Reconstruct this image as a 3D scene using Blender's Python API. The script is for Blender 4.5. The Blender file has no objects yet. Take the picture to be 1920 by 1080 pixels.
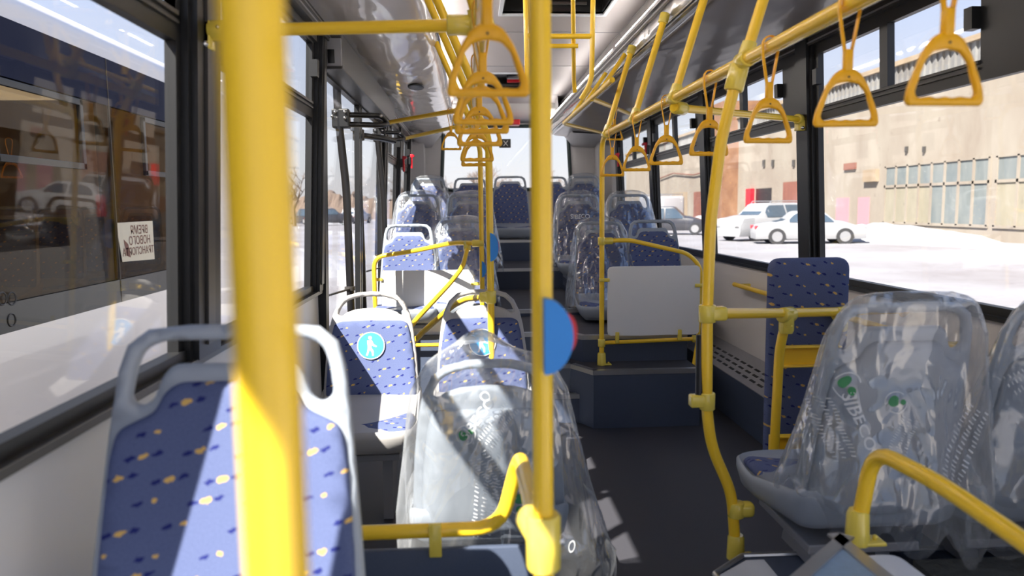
import bpy, bmesh, math, random
from mathutils import Vector, Matrix, noise
from mathutils.geometry import delaunay_2d_cdt
from mathutils.bvhtree import BVHTree

random.seed(7)
S = bpy.context.scene
COL = S.collection

# ------------------------------------------------------------------ camera
F_PX = 1400.0
CAM = Vector((-0.495, 0.0, 1.25))
YAW, PITCH, ROLL = 0.0555, 0.10879, 0.011
cam_d = bpy.data.cameras.new('camera')
cam_d.sensor_width = 36.0
cam_d.lens = F_PX / 1920 * 36.0
cam_d.clip_start = 0.05
cam_d.clip_end = 2000
cam_d.dof.use_dof = True
cam_d.dof.focus_distance = 3.6
cam_d.dof.aperture_fstop = 3.2
cam = bpy.data.objects.new('camera', cam_d)
COL.objects.link(cam)
RM = Matrix.Rotation(-YAW, 3, 'Z') @ Matrix.Rotation(math.pi / 2 - PITCH, 3, 'X') @ Matrix.Rotation(-ROLL, 3, 'Z')
cam.matrix_world = Matrix.Translation(CAM) @ RM.to_4x4()
S.camera = cam

# ------------------------------------------------------------------ colour management
S.view_settings.view_transform = 'Standard'
S.view_settings.look = 'None'
S.view_settings.gamma = 1
S.view_settings.use_curve_mapping = False
S.view_settings.exposure = 1.68

S.cycles.diffuse_bounces = 8
S.cycles.max_bounces = 16
S.cycles.transparent_max_bounces = 24

# ------------------------------------------------------------------ world: pale winter sky
wd = bpy.data.worlds.new('winter_sky')
S.world = wd
wd.use_nodes = True
nt = wd.node_tree
nt.nodes.clear()
tc = nt.nodes.new('ShaderNodeTexCoord')
sp = nt.nodes.new('ShaderNodeSeparateXYZ')
rp = nt.nodes.new('ShaderNodeValToRGB')
bg = nt.nodes.new('ShaderNodeBackground')
wo = nt.nodes.new('ShaderNodeOutputWorld')
nt.links.new(tc.outputs['Generated'], sp.inputs[0])
nt.links.new(sp.outputs['Z'], rp.inputs[0])
nt.links.new(rp.outputs[0], bg.inputs[0])
nt.links.new(bg.outputs[0], wo.inputs[0])
rp.color_ramp.elements[0].position = 0.0
rp.color_ramp.elements[0].color = (0.66, 0.62, 0.62, 1)
rp.color_ramp.elements[1].position = 1.0
rp.color_ramp.elements[1].color = (0.16, 0.29, 0.62, 1)
e = rp.color_ramp.elements.new(0.06); e.color = (0.62, 0.635, 0.67, 1)
e = rp.color_ramp.elements.new(0.22); e.color = (0.47, 0.54, 0.72, 1)
e = rp.color_ramp.elements.new(0.5); e.color = (0.32, 0.43, 0.68, 1)
bg.inputs[1].default_value = 0.47

# ------------------------------------------------------------------ sun (front left of the bus, over the neighbouring bus)
SUN_DIR = Vector((1.0, 1.1, -1.55))
sd = bpy.data.lights.new('sun', 'SUN')
sd.energy = 6.7
sd.angle = 0.009
sd.color = (1.0, 0.93, 0.84)
sun = bpy.data.objects.new('sun', sd)
COL.objects.link(sun)
sun.rotation_euler = SUN_DIR.to_track_quat('-Z', 'Y').to_euler()


def at(px, py, X=None, Y=None, Z=None):
    """point of the place at a known distance (world X, Y or Z) seen at a pixel of the 1920x1080 photograph"""
    d = RM @ Vector(((px - 960) / F_PX, (540 - py) / F_PX, -1.0))
    if Y is not None: t = (Y - CAM.y) / d.y
    elif X is not None: t = (X - CAM.x) / d.x
    else: t = (Z - CAM.z) / d.z
    return CAM + d * t


def srgb(r, g, b):
    f = lambda c: (c / 255 / 12.92) if c / 255 <= 0.04045 else ((c / 255 + 0.055) / 1.055) ** 2.4
    return (f(r), f(g), f(b), 1)


# ------------------------------------------------------------------ materials
def new_mat(name):
    m = bpy.data.materials.new(name)
    m.use_nodes = True
    return m, m.node_tree, m.node_tree.nodes['Principled BSDF']


def mat(name, col, rough=0.5, metal=0.0, spec=0.5, bump=0.0, bscale=40.0, coat=0.0, var=0.0, vscale=3.0, stretch=None):
    m, t, p = new_mat(name)
    p.inputs['Base Color'].default_value = col
    p.inputs['Roughness'].default_value = rough
    p.inputs['Metallic'].default_value = metal
    p.inputs['Specular IOR Level'].default_value = spec
    p.inputs['Coat Weight'].default_value = coat
    N, L = t.nodes, t.links
    if bump or var:
        c = N.new('ShaderNodeTexCoord')
        mp = N.new('ShaderNodeMapping')
        if stretch: mp.inputs['Scale'].default_value = stretch
        L.new(c.outputs['Object'], mp.inputs[0])
    if bump:
        n = N.new('ShaderNodeTexNoise'); n.inputs['Scale'].default_value = bscale; n.inputs['Detail'].default_value = 3
        b = N.new('ShaderNodeBump'); b.inputs['Strength'].default_value = bump; b.inputs['Distance'].default_value = 0.02
        L.new(mp.outputs[0], n.inputs[0]); L.new(n.outputs[0], b.inputs['Height']); L.new(b.outputs[0], p.inputs['Normal'])
    if var:
        n = N.new('ShaderNodeTexNoise'); n.inputs['Scale'].default_value = vscale; n.inputs['Detail'].default_value = 5
        r = N.new('ShaderNodeValToRGB')
        r.color_ramp.elements[0].position = 0.3; r.color_ramp.elements[1].position = 0.7
        r.color_ramp.elements[0].color = tuple(c_ * (1 - var) for c_ in col[:3]) + (1,)
        r.color_ramp.elements[1].color = col
        L.new(mp.outputs[0], n.inputs[0]); L.new(n.outputs[0], r.inputs[0]); L.new(r.outputs[0], p.inputs['Base Color'])
    return m


M = {}
M['yellow'] = mat('yellow_powder_coat', srgb(252, 207, 46), 0.32, coat=0.3)
M['strap_yellow'] = mat('orange_yellow_plastic', srgb(240, 178, 20), 0.38)
M['clamp'] = mat('pale_yellow_plastic', srgb(232, 208, 84), 0.25, coat=0.4)
M['seatgrey'] = mat('seat_grey_plastic', srgb(150, 158, 168), 0.42)
M['seatwarm'] = mat('seat_warm_grey_plastic', srgb(168, 166, 164), 0.45)
M['black'] = mat('black_rubber', srgb(24, 25, 27), 0.4)
M['blackmetal'] = mat('black_painted_metal', srgb(20, 20, 22), 0.28, coat=0.3)
M['seal'] = mat('dark_grey_profile', srgb(60, 58, 56), 0.38)
M['chrome'] = mat('chrome_bolt', srgb(210, 210, 210), 0.2, 1.0)
M['alu'] = mat('aluminium_profile', srgb(196, 196, 196), 0.33, 0.9)
M['lining'] = mat('wall_lining', srgb(218, 213, 209), 0.45)
M['liningL'] = mat('wall_lining_left', srgb(206, 208, 212), 0.45)
M['ceil'] = mat('white_ceiling', srgb(168, 162, 162), 0.5)
M['trimgrey'] = mat('rear_trim_grey', srgb(196, 194, 194), 0.6)
M['floor'] = mat('dark_vinyl_floor', srgb(58, 58, 64), 0.6, var=0.12, vscale=300)
M['riser'] = mat('blue_grey_riser', srgb(70, 80, 100), 0.55, var=0.1, vscale=300)
M['panelwhite'] = mat('white_laminate_panel', srgb(226, 226, 224), 0.5)
M['hatchblack'] = mat('hatch_black', srgb(16, 16, 17), 0.4)
M['blue'] = mat('blue_plastic', srgb(36, 138, 222), 0.45)
M['sticker'] = mat('sticker_blue', srgb(60, 160, 226), 0.4)
M['white'] = mat('white_print', srgb(240, 240, 240), 0.5)
M['red'] = mat('red_plastic', srgb(210, 24, 40), 0.4)
M['green'] = mat('green_print', srgb(10, 120, 60), 0.4)
M['chassis'] = mat('light_blue_plastic_cover', srgb(140, 168, 196), 0.35, var=0.15, vscale=60)
M['frost'] = mat('frosted_white_cover', srgb(206, 212, 220), 0.45)
M['diamond'] = mat('dark_floor_plate', srgb(84, 84, 80), 0.5, bump=0.6, bscale=25)
M['duct'] = mat('duct_grey', srgb(142, 142, 146), 0.45)
M['bodywhite'] = mat('bus_body_white', srgb(238, 230, 224), 0.3, coat=0.4, bump=0.05, bscale=1.2)
M['bodyblue'] = mat('tinted_dark_blue_band', srgb(34, 38, 58), 0.6, spec=0.06)
M['nbdark'] = mat('dark_bus_interior', srgb(70, 60, 48), 0.7)
M['nbcove'] = mat('neighbour_bus_white_cove', srgb(210, 200, 180), 0.6)
M['snow'] = mat('snow', srgb(155, 155, 159), 0.8, bump=0.5, bscale=3, var=0.0)
M['tyre'] = mat('tyre', srgb(40, 40, 42), 0.8)
M['rim'] = mat('alloy_rim', srgb(170, 170, 172), 0.35, 0.7)
M['carwhite'] = mat('car_white', srgb(142, 143, 146), 0.4, coat=0.2)
M['cardark'] = mat('car_dark', srgb(49, 49, 55), 0.3, coat=0.5)
M['carglass'] = mat('car_glass', srgb(60, 72, 84), 0.1)
M['bark'] = mat('bark', srgb(98, 84, 74), 0.9)
M['plasterlight'] = mat('pale_building_wall', srgb(179, 172, 164), 0.9, var=0.2, vscale=0.4)
M['gasket'] = mat('gasket_dark_green', srgb(44, 58, 58), 0.3)
M['paper'] = mat('paper_sign', srgb(225, 214, 190), 0.7)
M['print'] = mat('brown_print', srgb(120, 70, 50), 0.6)


def glass_mat(name, tint, refl=1.0, rough=0.02):
    m, t, p = new_mat(name)
    N, L = t.nodes, t.links
    N.remove(p)
    tr = N.new('ShaderNodeBsdfTransparent'); tr.inputs[0].default_value = tint
    gl = N.new('ShaderNodeBsdfGlossy'); gl.inputs['Roughness'].default_value = rough
    fr = N.new('ShaderNodeFresnel')
    ge = N.new('ShaderNodeNewGeometry'); mr = N.new('ShaderNodeMapRange')
    mr.inputs['To Min'].default_value = 1.45; mr.inputs['To Max'].default_value = 1 / 1.45
    L.new(ge.outputs['Backfacing'], mr.inputs[0]); L.new(mr.outputs[0], fr.inputs[0])
    mu = N.new('ShaderNodeMath'); mu.operation = 'MULTIPLY'; mu.inputs[1].default_value = refl
    mx = N.new('ShaderNodeMixShader')
    L.new(fr.outputs[0], mu.inputs[0]); L.new(mu.outputs[0], mx.inputs[0])
    L.new(tr.outputs[0], mx.inputs[1]); L.new(gl.outputs[0], mx.inputs[2])
    L.new(mx.outputs[0], N['Material Output'].inputs[0])
    return m


M['glass'] = glass_mat('window_glass', (0.985, 0.99, 0.99, 1), 0.5)
M['tinted'] = glass_mat('brown_tinted_glass', (0.62, 0.50, 0.34, 1), 0.25)


def bag_mat():
    m, t, p = new_mat('clear_polythene')
    N, L = t.nodes, t.links
    N.remove(p)
    c = N.new('ShaderNodeTexCoord')
    mp = N.new('ShaderNodeMapping'); mp.inputs['Scale'].default_value = (1.0, 1.0, 0.45)
    L.new(c.outputs['Object'], mp.inputs[0])
    n = N.new('ShaderNodeTexNoise'); n.inputs['Scale'].default_value = 6; n.inputs['Detail'].default_value = 2.5
    n.inputs['Distortion'].default_value = 0.8
    L.new(mp.outputs[0], n.inputs[0])
    b = N.new('ShaderNodeBump'); b.inputs['Strength'].default_value = 0.9; b.inputs['Distance'].default_value = 0.03
    vz = N.new('ShaderNodeTexVoronoi'); vz.inputs['Scale'].default_value = 8
    wv = N.new('ShaderNodeMixRGB'); wv.blend_type = 'ADD'; wv.inputs[0].default_value = 0.22
    L.new(mp.outputs[0], wv.inputs[1]); L.new(n.outputs[1], wv.inputs[2]); L.new(wv.outputs[0], vz.inputs[0])
    am = N.new('ShaderNodeMath'); am.operation = 'ADD'
    L.new(n.outputs[0], am.inputs[0]); L.new(vz.outputs['Distance'], am.inputs[1])
    L.new(am.outputs[0], b.inputs['Height'])
    tr = N.new('ShaderNodeBsdfTransparent'); tr.inputs[0].default_value = (0.93, 0.94, 0.95, 1)
    gl = N.new('ShaderNodeBsdfGlossy'); gl.inputs['Roughness'].default_value = 0.08
    gl.inputs['Color'].default_value = (1, 1, 1, 1)
    df = N.new('ShaderNodeBsdfDiffuse'); df.inputs[0].default_value = (0.75, 0.78, 0.80, 1)
    tl = N.new('ShaderNodeBsdfTranslucent'); tl.inputs[0].default_value = (0.75, 0.78, 0.80, 1)
    for s in (gl, df, tl): L.new(b.outputs[0], s.inputs['Normal'])
    m1 = N.new('ShaderNodeMixShader'); m1.inputs[0].default_value = 0.5
    L.new(df.outputs[0], m1.inputs[1]); L.new(tl.outputs[0], m1.inputs[2])
    m2 = N.new('ShaderNodeMixShader'); m2.inputs[0].default_value = 0.55
    L.new(m1.outputs[0], m2.inputs[1]); L.new(gl.outputs[0], m2.inputs[2])
    lw = N.new('ShaderNodeLayerWeight'); lw.inputs[0].default_value = 0.35
    L.new(b.outputs[0], lw.inputs['Normal'])
    mr = N.new('ShaderNodeMapRange'); mr.inputs['To Min'].default_value = 0.14; mr.inputs['To Max'].default_value = 0.78
    L.new(lw.outputs['Facing'], mr.inputs[0])
    m3 = N.new('ShaderNodeMixShader')
    L.new(mr.outputs[0], m3.inputs[0]); L.new(tr.outputs[0], m3.inputs[1]); L.new(m2.outputs[0], m3.inputs[2])
    L.new(m3.outputs[0], N['Material Output'].inputs[0])
    return m


M['bag'] = bag_mat()


def film_mat(name='film_covered_lining', col=(178, 174, 172), rough=0.16, metal=0.0, coat=1.0, bs=0.35):
    """glossy protective film stretched over the grey lining of the side ducts"""
    m, t, p = new_mat(name)
    N, L = t.nodes, t.links
    p.inputs['Base Color'].default_value = srgb(*col)
    p.inputs['Roughness'].default_value = rough
    p.inputs['Metallic'].default_value = metal
    p.inputs['Specular IOR Level'].default_value = 0.6
    p.inputs['Coat Weight'].default_value = coat
    p.inputs['Coat Roughness'].default_value = 0.06
    c = N.new('ShaderNodeTexCoord')
    mp = N.new('ShaderNodeMapping'); mp.inputs['Scale'].default_value = (2.0, 0.8, 2.0)
    mp.inputs['Rotation'].default_value = (0, 0, 0.5)
    L.new(c.outputs['Object'], mp.inputs[0])
    n = N.new('ShaderNodeTexNoise'); n.inputs['Scale'].default_value = 1.6; n.inputs['Detail'].default_value = 2
    n.inputs['Distortion'].default_value = 0.8
    b = N.new('ShaderNodeBump'); b.inputs['Strength'].default_value = bs; b.inputs['Distance'].default_value = 0.06
    L.new(mp.outputs[0], n.inputs[0]); L.new(n.outputs[0], b.inputs['Height'])
    L.new(b.outputs[0], p.inputs['Normal']); L.new(b.outputs[0], p.inputs['Coat Normal'])
    return m


M['film'] = film_mat(col=(226, 218, 212), rough=0.22, coat=0.6, bs=0.32)
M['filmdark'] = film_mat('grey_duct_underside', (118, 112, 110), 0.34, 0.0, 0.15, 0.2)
M['filmsilver'] = film_mat('silver_film', (150, 148, 148), 0.2, 0.3, 0.5, 0.3)


def fabric_mat():
    """blue moquette with rows of small yellow specks between navy dashes"""
    m, t, p = new_mat('blue_moquette')
    N, L = t.nodes, t.links
    p.inputs['Roughness'].default_value = 0.9
    p.inputs['Specular IOR Level'].default_value = 0.25
    uv = N.new('ShaderNodeUVMap')
    nz = N.new('ShaderNodeTexNoise'); nz.noise_dimensions = '2D'; nz.inputs['Scale'].default_value = 140
    ad = N.new('ShaderNodeMixRGB'); ad.blend_type = 'ADD'; ad.inputs[0].default_value = 0.007
    L.new(uv.outputs[0], ad.inputs[1]); L.new(uv.outputs[0], nz.inputs[0]); L.new(nz.outputs[1], ad.inputs[2])
    sp = N.new('ShaderNodeSeparateXYZ'); L.new(ad.outputs[0], sp.inputs[0])

    def mth(op, a, b=None, c=None):
        n = N.new('ShaderNodeMath'); n.operation = op
        for k, v in enumerate((a, b, c)):
            if v is None: continue
            if hasattr(v, 'is_linked') or hasattr(v, 'links'): L.new(v, n.inputs[k])
            else: n.inputs[k].default_value = v
        return n.outputs[0]
    U, V = sp.outputs[0], sp.outputs[1]
    CU, CV = 0.084, 0.036
    vs = mth('DIVIDE', V, CV)
    row = mth('FLOOR', vs)
    us = mth('ADD', mth('DIVIDE', U, CU), mth('MULTIPLY', row, 0.41))
    col = mth('FLOOR', us)
    cb = N.new('ShaderNodeCombineXYZ'); L.new(col, cb.inputs[0]); L.new(row, cb.inputs[1])
    wn = N.new('ShaderNodeTexWhiteNoise'); wn.noise_dimensions = '2D'; L.new(cb.outputs[0], wn.inputs[0])
    rs = N.new('ShaderNodeSeparateColor'); L.new(wn.outputs[1], rs.inputs[0])
    fx = mth('MULTIPLY', mth('ADD', mth('SUBTRACT', mth('FRACT', us), 0.5), mth('MULTIPLY', mth('SUBTRACT', rs.outputs[0], 0.5), 0.25)), CU)
    fy = mth('MULTIPLY', mth('ADD', mth('SUBTRACT', mth('FRACT', vs), 0.5), mth('MULTIPLY', mth('SUBTRACT', rs.outputs[1], 0.5), 0.3)), CV)
    fy = mth('ADD', fy, mth('MULTIPLY', fx, 0.18))

    def spot(ox, rx_, ry_, gate=None):
        dx = mth('DIVIDE', mth('SUBTRACT', fx, ox), rx_)
        dy = mth('DIVIDE', mth('ADD', fy, mth('MULTIPLY', mth('SUBTRACT', fx, ox), 0.12)), ry_)
        d = mth('ADD', mth('MULTIPLY', dx, dx), mth('MULTIPLY', dy, dy))
        r_ = mth('LESS_THAN', d, 1.0)
        if gate is not None: r_ = mth('MULTIPLY', r_, gate)
        return r_
    big = mth('GREATER_THAN', rs.outputs[2], 0.38)
    small = mth('SUBTRACT', 1.0, big)
    yel = mth('MAXIMUM', spot(0.0, 0.0080, 0.0042, big), spot(0.004, 0.0048, 0.0032, small))
    nav = mth('MAXIMUM', spot(-0.019, 0.0078, 0.0034), spot(0.020, 0.0078, 0.0034, big))
    base = N.new('ShaderNodeTexNoise'); base.inputs['Scale'].default_value = 400
    r = N.new('ShaderNodeValToRGB')
    r.color_ramp.elements[0].color = srgb(66, 76, 112); r.color_ramp.elements[1].color = srgb(98, 109, 146)
    L.new(uv.outputs[0], base.inputs[0]); L.new(base.outputs[0], r.inputs[0])
    x1 = N.new('ShaderNodeMixRGB'); x1.inputs[2].default_value = srgb(30, 38, 100)
    L.new(nav, x1.inputs[0]); L.new(r.outputs[0], x1.inputs[1])
    x2 = N.new('ShaderNodeMixRGB'); x2.inputs[2].default_value = srgb(206, 168, 96)
    L.new(yel, x2.inputs[0]); L.new(x1.outputs[0], x2.inputs[1])
    L.new(x2.outputs[0], p.inputs['Base Color'])
    b = N.new('ShaderNodeBump'); b.inputs['Strength'].default_value = 0.15; b.inputs['Distance'].default_value = 0.002
    L.new(base.outputs[0], b.inputs['Height']); L.new(b.outputs[0], p.inputs['Normal'])
    return m


M['fabric'] = fabric_mat()


def facade_mat(name, c1, c2, c3, scale=0.5):
    m, t, p = new_mat(name)
    N, L = t.nodes, t.links
    p.inputs['Roughness'].default_value = 0.95
    c = N.new('ShaderNodeTexCoord')
    mp = N.new('ShaderNodeMapping'); mp.inputs['Scale'].default_value = (1, 1, 0.45)
    L.new(c.outputs['Object'], mp.inputs[0])
    n = N.new('ShaderNodeTexNoise'); n.inputs['Scale'].default_value = scale; n.inputs['Detail'].default_value = 8; n.inputs['Roughness'].default_value = 0.65
    r = N.new('ShaderNodeValToRGB')
    r.color_ramp.elements[0].position = 0.32; r.color_ramp.elements[0].color = c2
    r.color_ramp.elements[1].position = 0.62; r.color_ramp.elements[1].color = c1
    L.new(mp.outputs[0], n.inputs[0]); L.new(n.outputs[0], r.inputs[0])
    v = N.new('ShaderNodeTexNoise'); v.inputs['Scale'].default_value = 2.2; v.inputs['Detail'].default_value = 6
    r2 = N.new('ShaderNodeValToRGB'); r2.color_ramp.elements[0].position = 0.66; r2.color_ramp.elements[1].position = 0.76
    r2.color_ramp.elements[0].color = (0, 0, 0, 1); r2.color_ramp.elements[1].color = (0.6, 0.6, 0.6, 1)
    mx = N.new('ShaderNodeMixRGB'); mx.inputs[2].default_value = c3
    L.new(c.outputs['Object'], v.inputs[0]); L.new(v.outputs[0], r2.inputs[0]); L.new(r2.outputs[0], mx.inputs[0])
    L.new(r.outputs[0], mx.inputs[1]); L.new(mx.outputs[0], p.inputs['Base Color'])
    b = N.new('ShaderNodeBump'); b.inputs['Strength'].default_value = 0.4; b.inputs['Distance'].default_value = 0.05
    L.new(n.outputs[0], b.inputs['Height']); L.new(b.outputs[0], p.inputs['Normal'])
    return m


M['facade'] = facade_mat('weathered_plaster', srgb(133, 126, 115), srgb(120, 110, 99), srgb(86, 74, 64))
M['brick'] = facade_mat('rusty_brown_tower', srgb(125, 93, 69), srgb(98, 67, 49), srgb(66, 44, 35), 1.2)
M['gatebrown'] = facade_mat('brown_gate', srgb(116, 72, 59), srgb(98, 60, 49), srgb(74, 47, 40), 1.2)
M['gatetan'] = facade_mat('tan_gate', srgb(138, 123, 103), srgb(125, 110, 91), srgb(99, 86, 72), 1.2)
M['pinkdoor'] = mat('pink_door', srgb(155, 116, 123), 0.8)
M['ribmetal'] = facade_mat('dirty_ribbed_metal', srgb(125, 125, 123), srgb(103, 101, 99), srgb(79, 67, 55), 1.0)
M['pane'] = facade_mat('frosted_grey_pane', srgb(106, 111, 110), srgb(86, 94, 96), srgb(125, 126, 123), 1.2)
M['pane2'] = facade_mat('boarded_cream_pane', srgb(132, 126, 111), srgb(120, 115, 99), srgb(99, 93, 86), 1.2)
M['ground'] = facade_mat('snowy_yard', srgb(133, 133, 137), srgb(111, 107, 109), srgb(82, 77, 79), 0.22)
M['ground'].node_tree.nodes['Principled BSDF'].inputs['Roughness'].default_value = 0.7

# ------------------------------------------------------------------ scene-graph helpers
def tag(o, label=None, cat=None, group=None, kind=None):
    if label: o['label'] = label
    if cat: o['category'] = cat
    if group: o['group'] = group
    if kind: o['kind'] = kind
    return o


def empty(name, loc=(0, 0, 0), rz=0.0, label=None, cat=None, group=None):
    o = bpy.data.objects.new(name, None)
    COL.objects.link(o)
    o.location = loc
    o.rotation_euler = (0, 0, rz)
    o.empty_display_size = 0.1
    return tag(o, label, cat, group)


def obj(name, bm, m, parent=None, smooth=None, recalc=True):
    me = bpy.data.meshes.new(name)
    if recalc: bmesh.ops.recalc_face_normals(bm, faces=bm.faces[:])
    bm.to_mesh(me)
    bm.free()
    for mm in (m if isinstance(m, (list, tuple)) else [m]):
        me.materials.append(M[mm] if isinstance(mm, str) else mm)
    if smooth is not None:
        for p in me.polygons: p.use_smooth = True
        if smooth > 0: me.set_sharp_from_angle(angle=smooth)
    o = bpy.data.objects.new(name, me)
    COL.objects.link(o)
    if parent:
        o.parent = parent
    return o


def own(o, parent, keep=True):
    """parent o (built in world coordinates) to parent without moving it"""
    o.parent = parent
    o.matrix_parent_inverse = (Matrix.Translation(parent.location) @ parent.rotation_euler.to_matrix().to_4x4()).inverted()
    return o


def kids(o): return list(o.children)


def copy_tree(o, parent=None):
    c = o.copy()
    COL.objects.link(c)
    for k in ('label', 'group', 'category'):
        pass
    if parent: c.parent = parent
    for ch in kids(o): copy_tree(ch, c)
    return c


# ------------------------------------------------------------------ mesh helpers
def quad_box(bm, p):
    """box from eight corners, (x0y0z0, x1y0z0, x1y1z0, x0y1z0, then the same at z1)"""
    v = [bm.verts.new(q) for q in p]
    for f in ((0, 3, 2, 1), (4, 5, 6, 7), (0, 1, 5, 4), (1, 2, 6, 5), (2, 3, 7, 6), (3, 0, 4, 7)):
        bm.faces.new([v[i] for i in f])
    return v


def box(bm, x0, x1, y0, y1, z0, z1, rot=None, org=None):
    p = [(x0, y0, z0), (x1, y0, z0), (x1, y1, z0), (x0, y1, z0), (x0, y0, z1), (x1, y0, z1), (x1, y1, z1), (x0, y1, z1)]
    if rot is not None:
        org = Vector(org or (0, 0, 0))
        p = [rot @ Vector(q) + org for q in p]
    return quad_box(bm, p)


def rbox(bm, x0, x1, y0, y1, z0, z1, r=0.005, seg=2, rot=None, org=None):
    v = box(bm, x0, x1, y0, y1, z0, z1, rot, org)
    es = list({e for q in v for e in q.link_edges})
    bmesh.ops.bevel(bm, geom=es, offset=r, segments=seg, affect='EDGES', profile=0.5)


def fillet(pts, r, n=6):
    pts = [Vector(p) for p in pts]
    if len(pts) < 3: return pts
    out = [pts[0]]
    for i in range(1, len(pts) - 1):
        a, b, c = pts[i - 1], pts[i], pts[i + 1]
        d1, d2 = (a - b), (c - b)
        l = min(r, d1.length * 0.49, d2.length * 0.49)
        p1, p2 = b + d1.normalized() * l, b + d2.normalized() * l
        for k in range(n + 1):
            t = k / n
            out.append(p1 * (1 - t) ** 2 + b * 2 * t * (1 - t) + p2 * t * t)
    out.append(pts[-1])
    return out


def tube(bm, pts, r=0.015, seg=14, bend=0.0, caps=True, closed=False, rx=None):
    if bend: pts = fillet(pts, bend)
    pts = [Vector(p) for p in pts]
    n = len(pts)
    tg = []
    for i in range(n):
        if closed: d = pts[(i + 1) % n] - pts[i - 1]
        else: d = pts[min(i + 1, n - 1)] - pts[max(i - 1, 0)]
        tg.append(d.normalized())
    up = Vector((0, 0, 1)) if abs(tg[0].z) < 0.9 else Vector((0, 1, 0))
    nx = tg[0].cross(up).normalized()
    rings = []
    for i in range(n):
        if i: nx = (nx - tg[i] * nx.dot(tg[i])).normalized()
        ny = tg[i].cross(nx)
        rr = r[i] if isinstance(r, (list, tuple)) else r
        r2 = rx if rx else rr
        rings.append([bm.verts.new(pts[i] + nx * math.cos(2 * math.pi * k / seg) * rr + ny * math.sin(2 * math.pi * k / seg) * r2) for k in range(seg)])
    for i in range(n if closed else n - 1):
        a, b = rings[i], rings[(i + 1) % n]
        for k in range(seg):
            bm.faces.new((a[k], a[(k + 1) % seg], b[(k + 1) % seg], b[k]))
    if caps and not closed:
        bm.faces.new(rings[0][::-1]); bm.faces.new(rings[-1])


def ball(bm, c, r, sx=1, sy=1, sz=1, seg=12):
    mt = Matrix.Translation(c) @ Matrix.Diagonal((sx, sy, sz, 1))
    bmesh.ops.create_uvsphere(bm, u_segments=seg, v_segments=max(6, seg // 2), radius=r, matrix=mt)


def inside(p, poly):
    x, y = p
    c = False
    j = len(poly) - 1
    for i in range(len(poly)):
        xi, yi = poly[i]; xj, yj = poly[j]
        if (yi > y) != (yj > y) and x < (xj - xi) * (y - yi) / (yj - yi) + xi: c = not c
        j = i
    return c


def smooth_loop(pts, n=5, r=0.02):
    """round the corners of a closed 2D polygon"""
    out = []
    m = len(pts)
    for i in range(m):
        a, b, c = Vector(pts[i - 1]), Vector(pts[i]), Vector(pts[(i + 1) % m])
        d1, d2 = a - b, c - b
        l = min(r, d1.length * 0.48, d2.length * 0.48)
        p1, p2 = b + d1.normalized() * l, b + d2.normalized() * l
        for k in range(n + 1):
            t = k / n
            q = p1 * (1 - t) ** 2 + b * 2 * t * (1 - t) + p2 * t * t
            out.append((q.x, q.y))
    return out


def resample(loop, step):
    out = []
    m = len(loop)
    for i in range(m):
        a, b = Vector(loop[i]), Vector(loop[(i + 1) % m])
        l = (b - a).length
        if l < 1e-6: continue
        k = max(1, int(math.ceil(l / step)))
        for j in range(k):
            q = a.lerp(b, j / k)
            if not out or (Vector(out[-1]) - q).length > step * 0.08: out.append((q.x, q.y))
    return out


def mirror(half):
    """half outline from top centre (x=0) to bottom centre -> closed loop"""
    return list(half) + [(-x, y) for x, y in reversed(half) if abs(x) > 1e-6]


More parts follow.
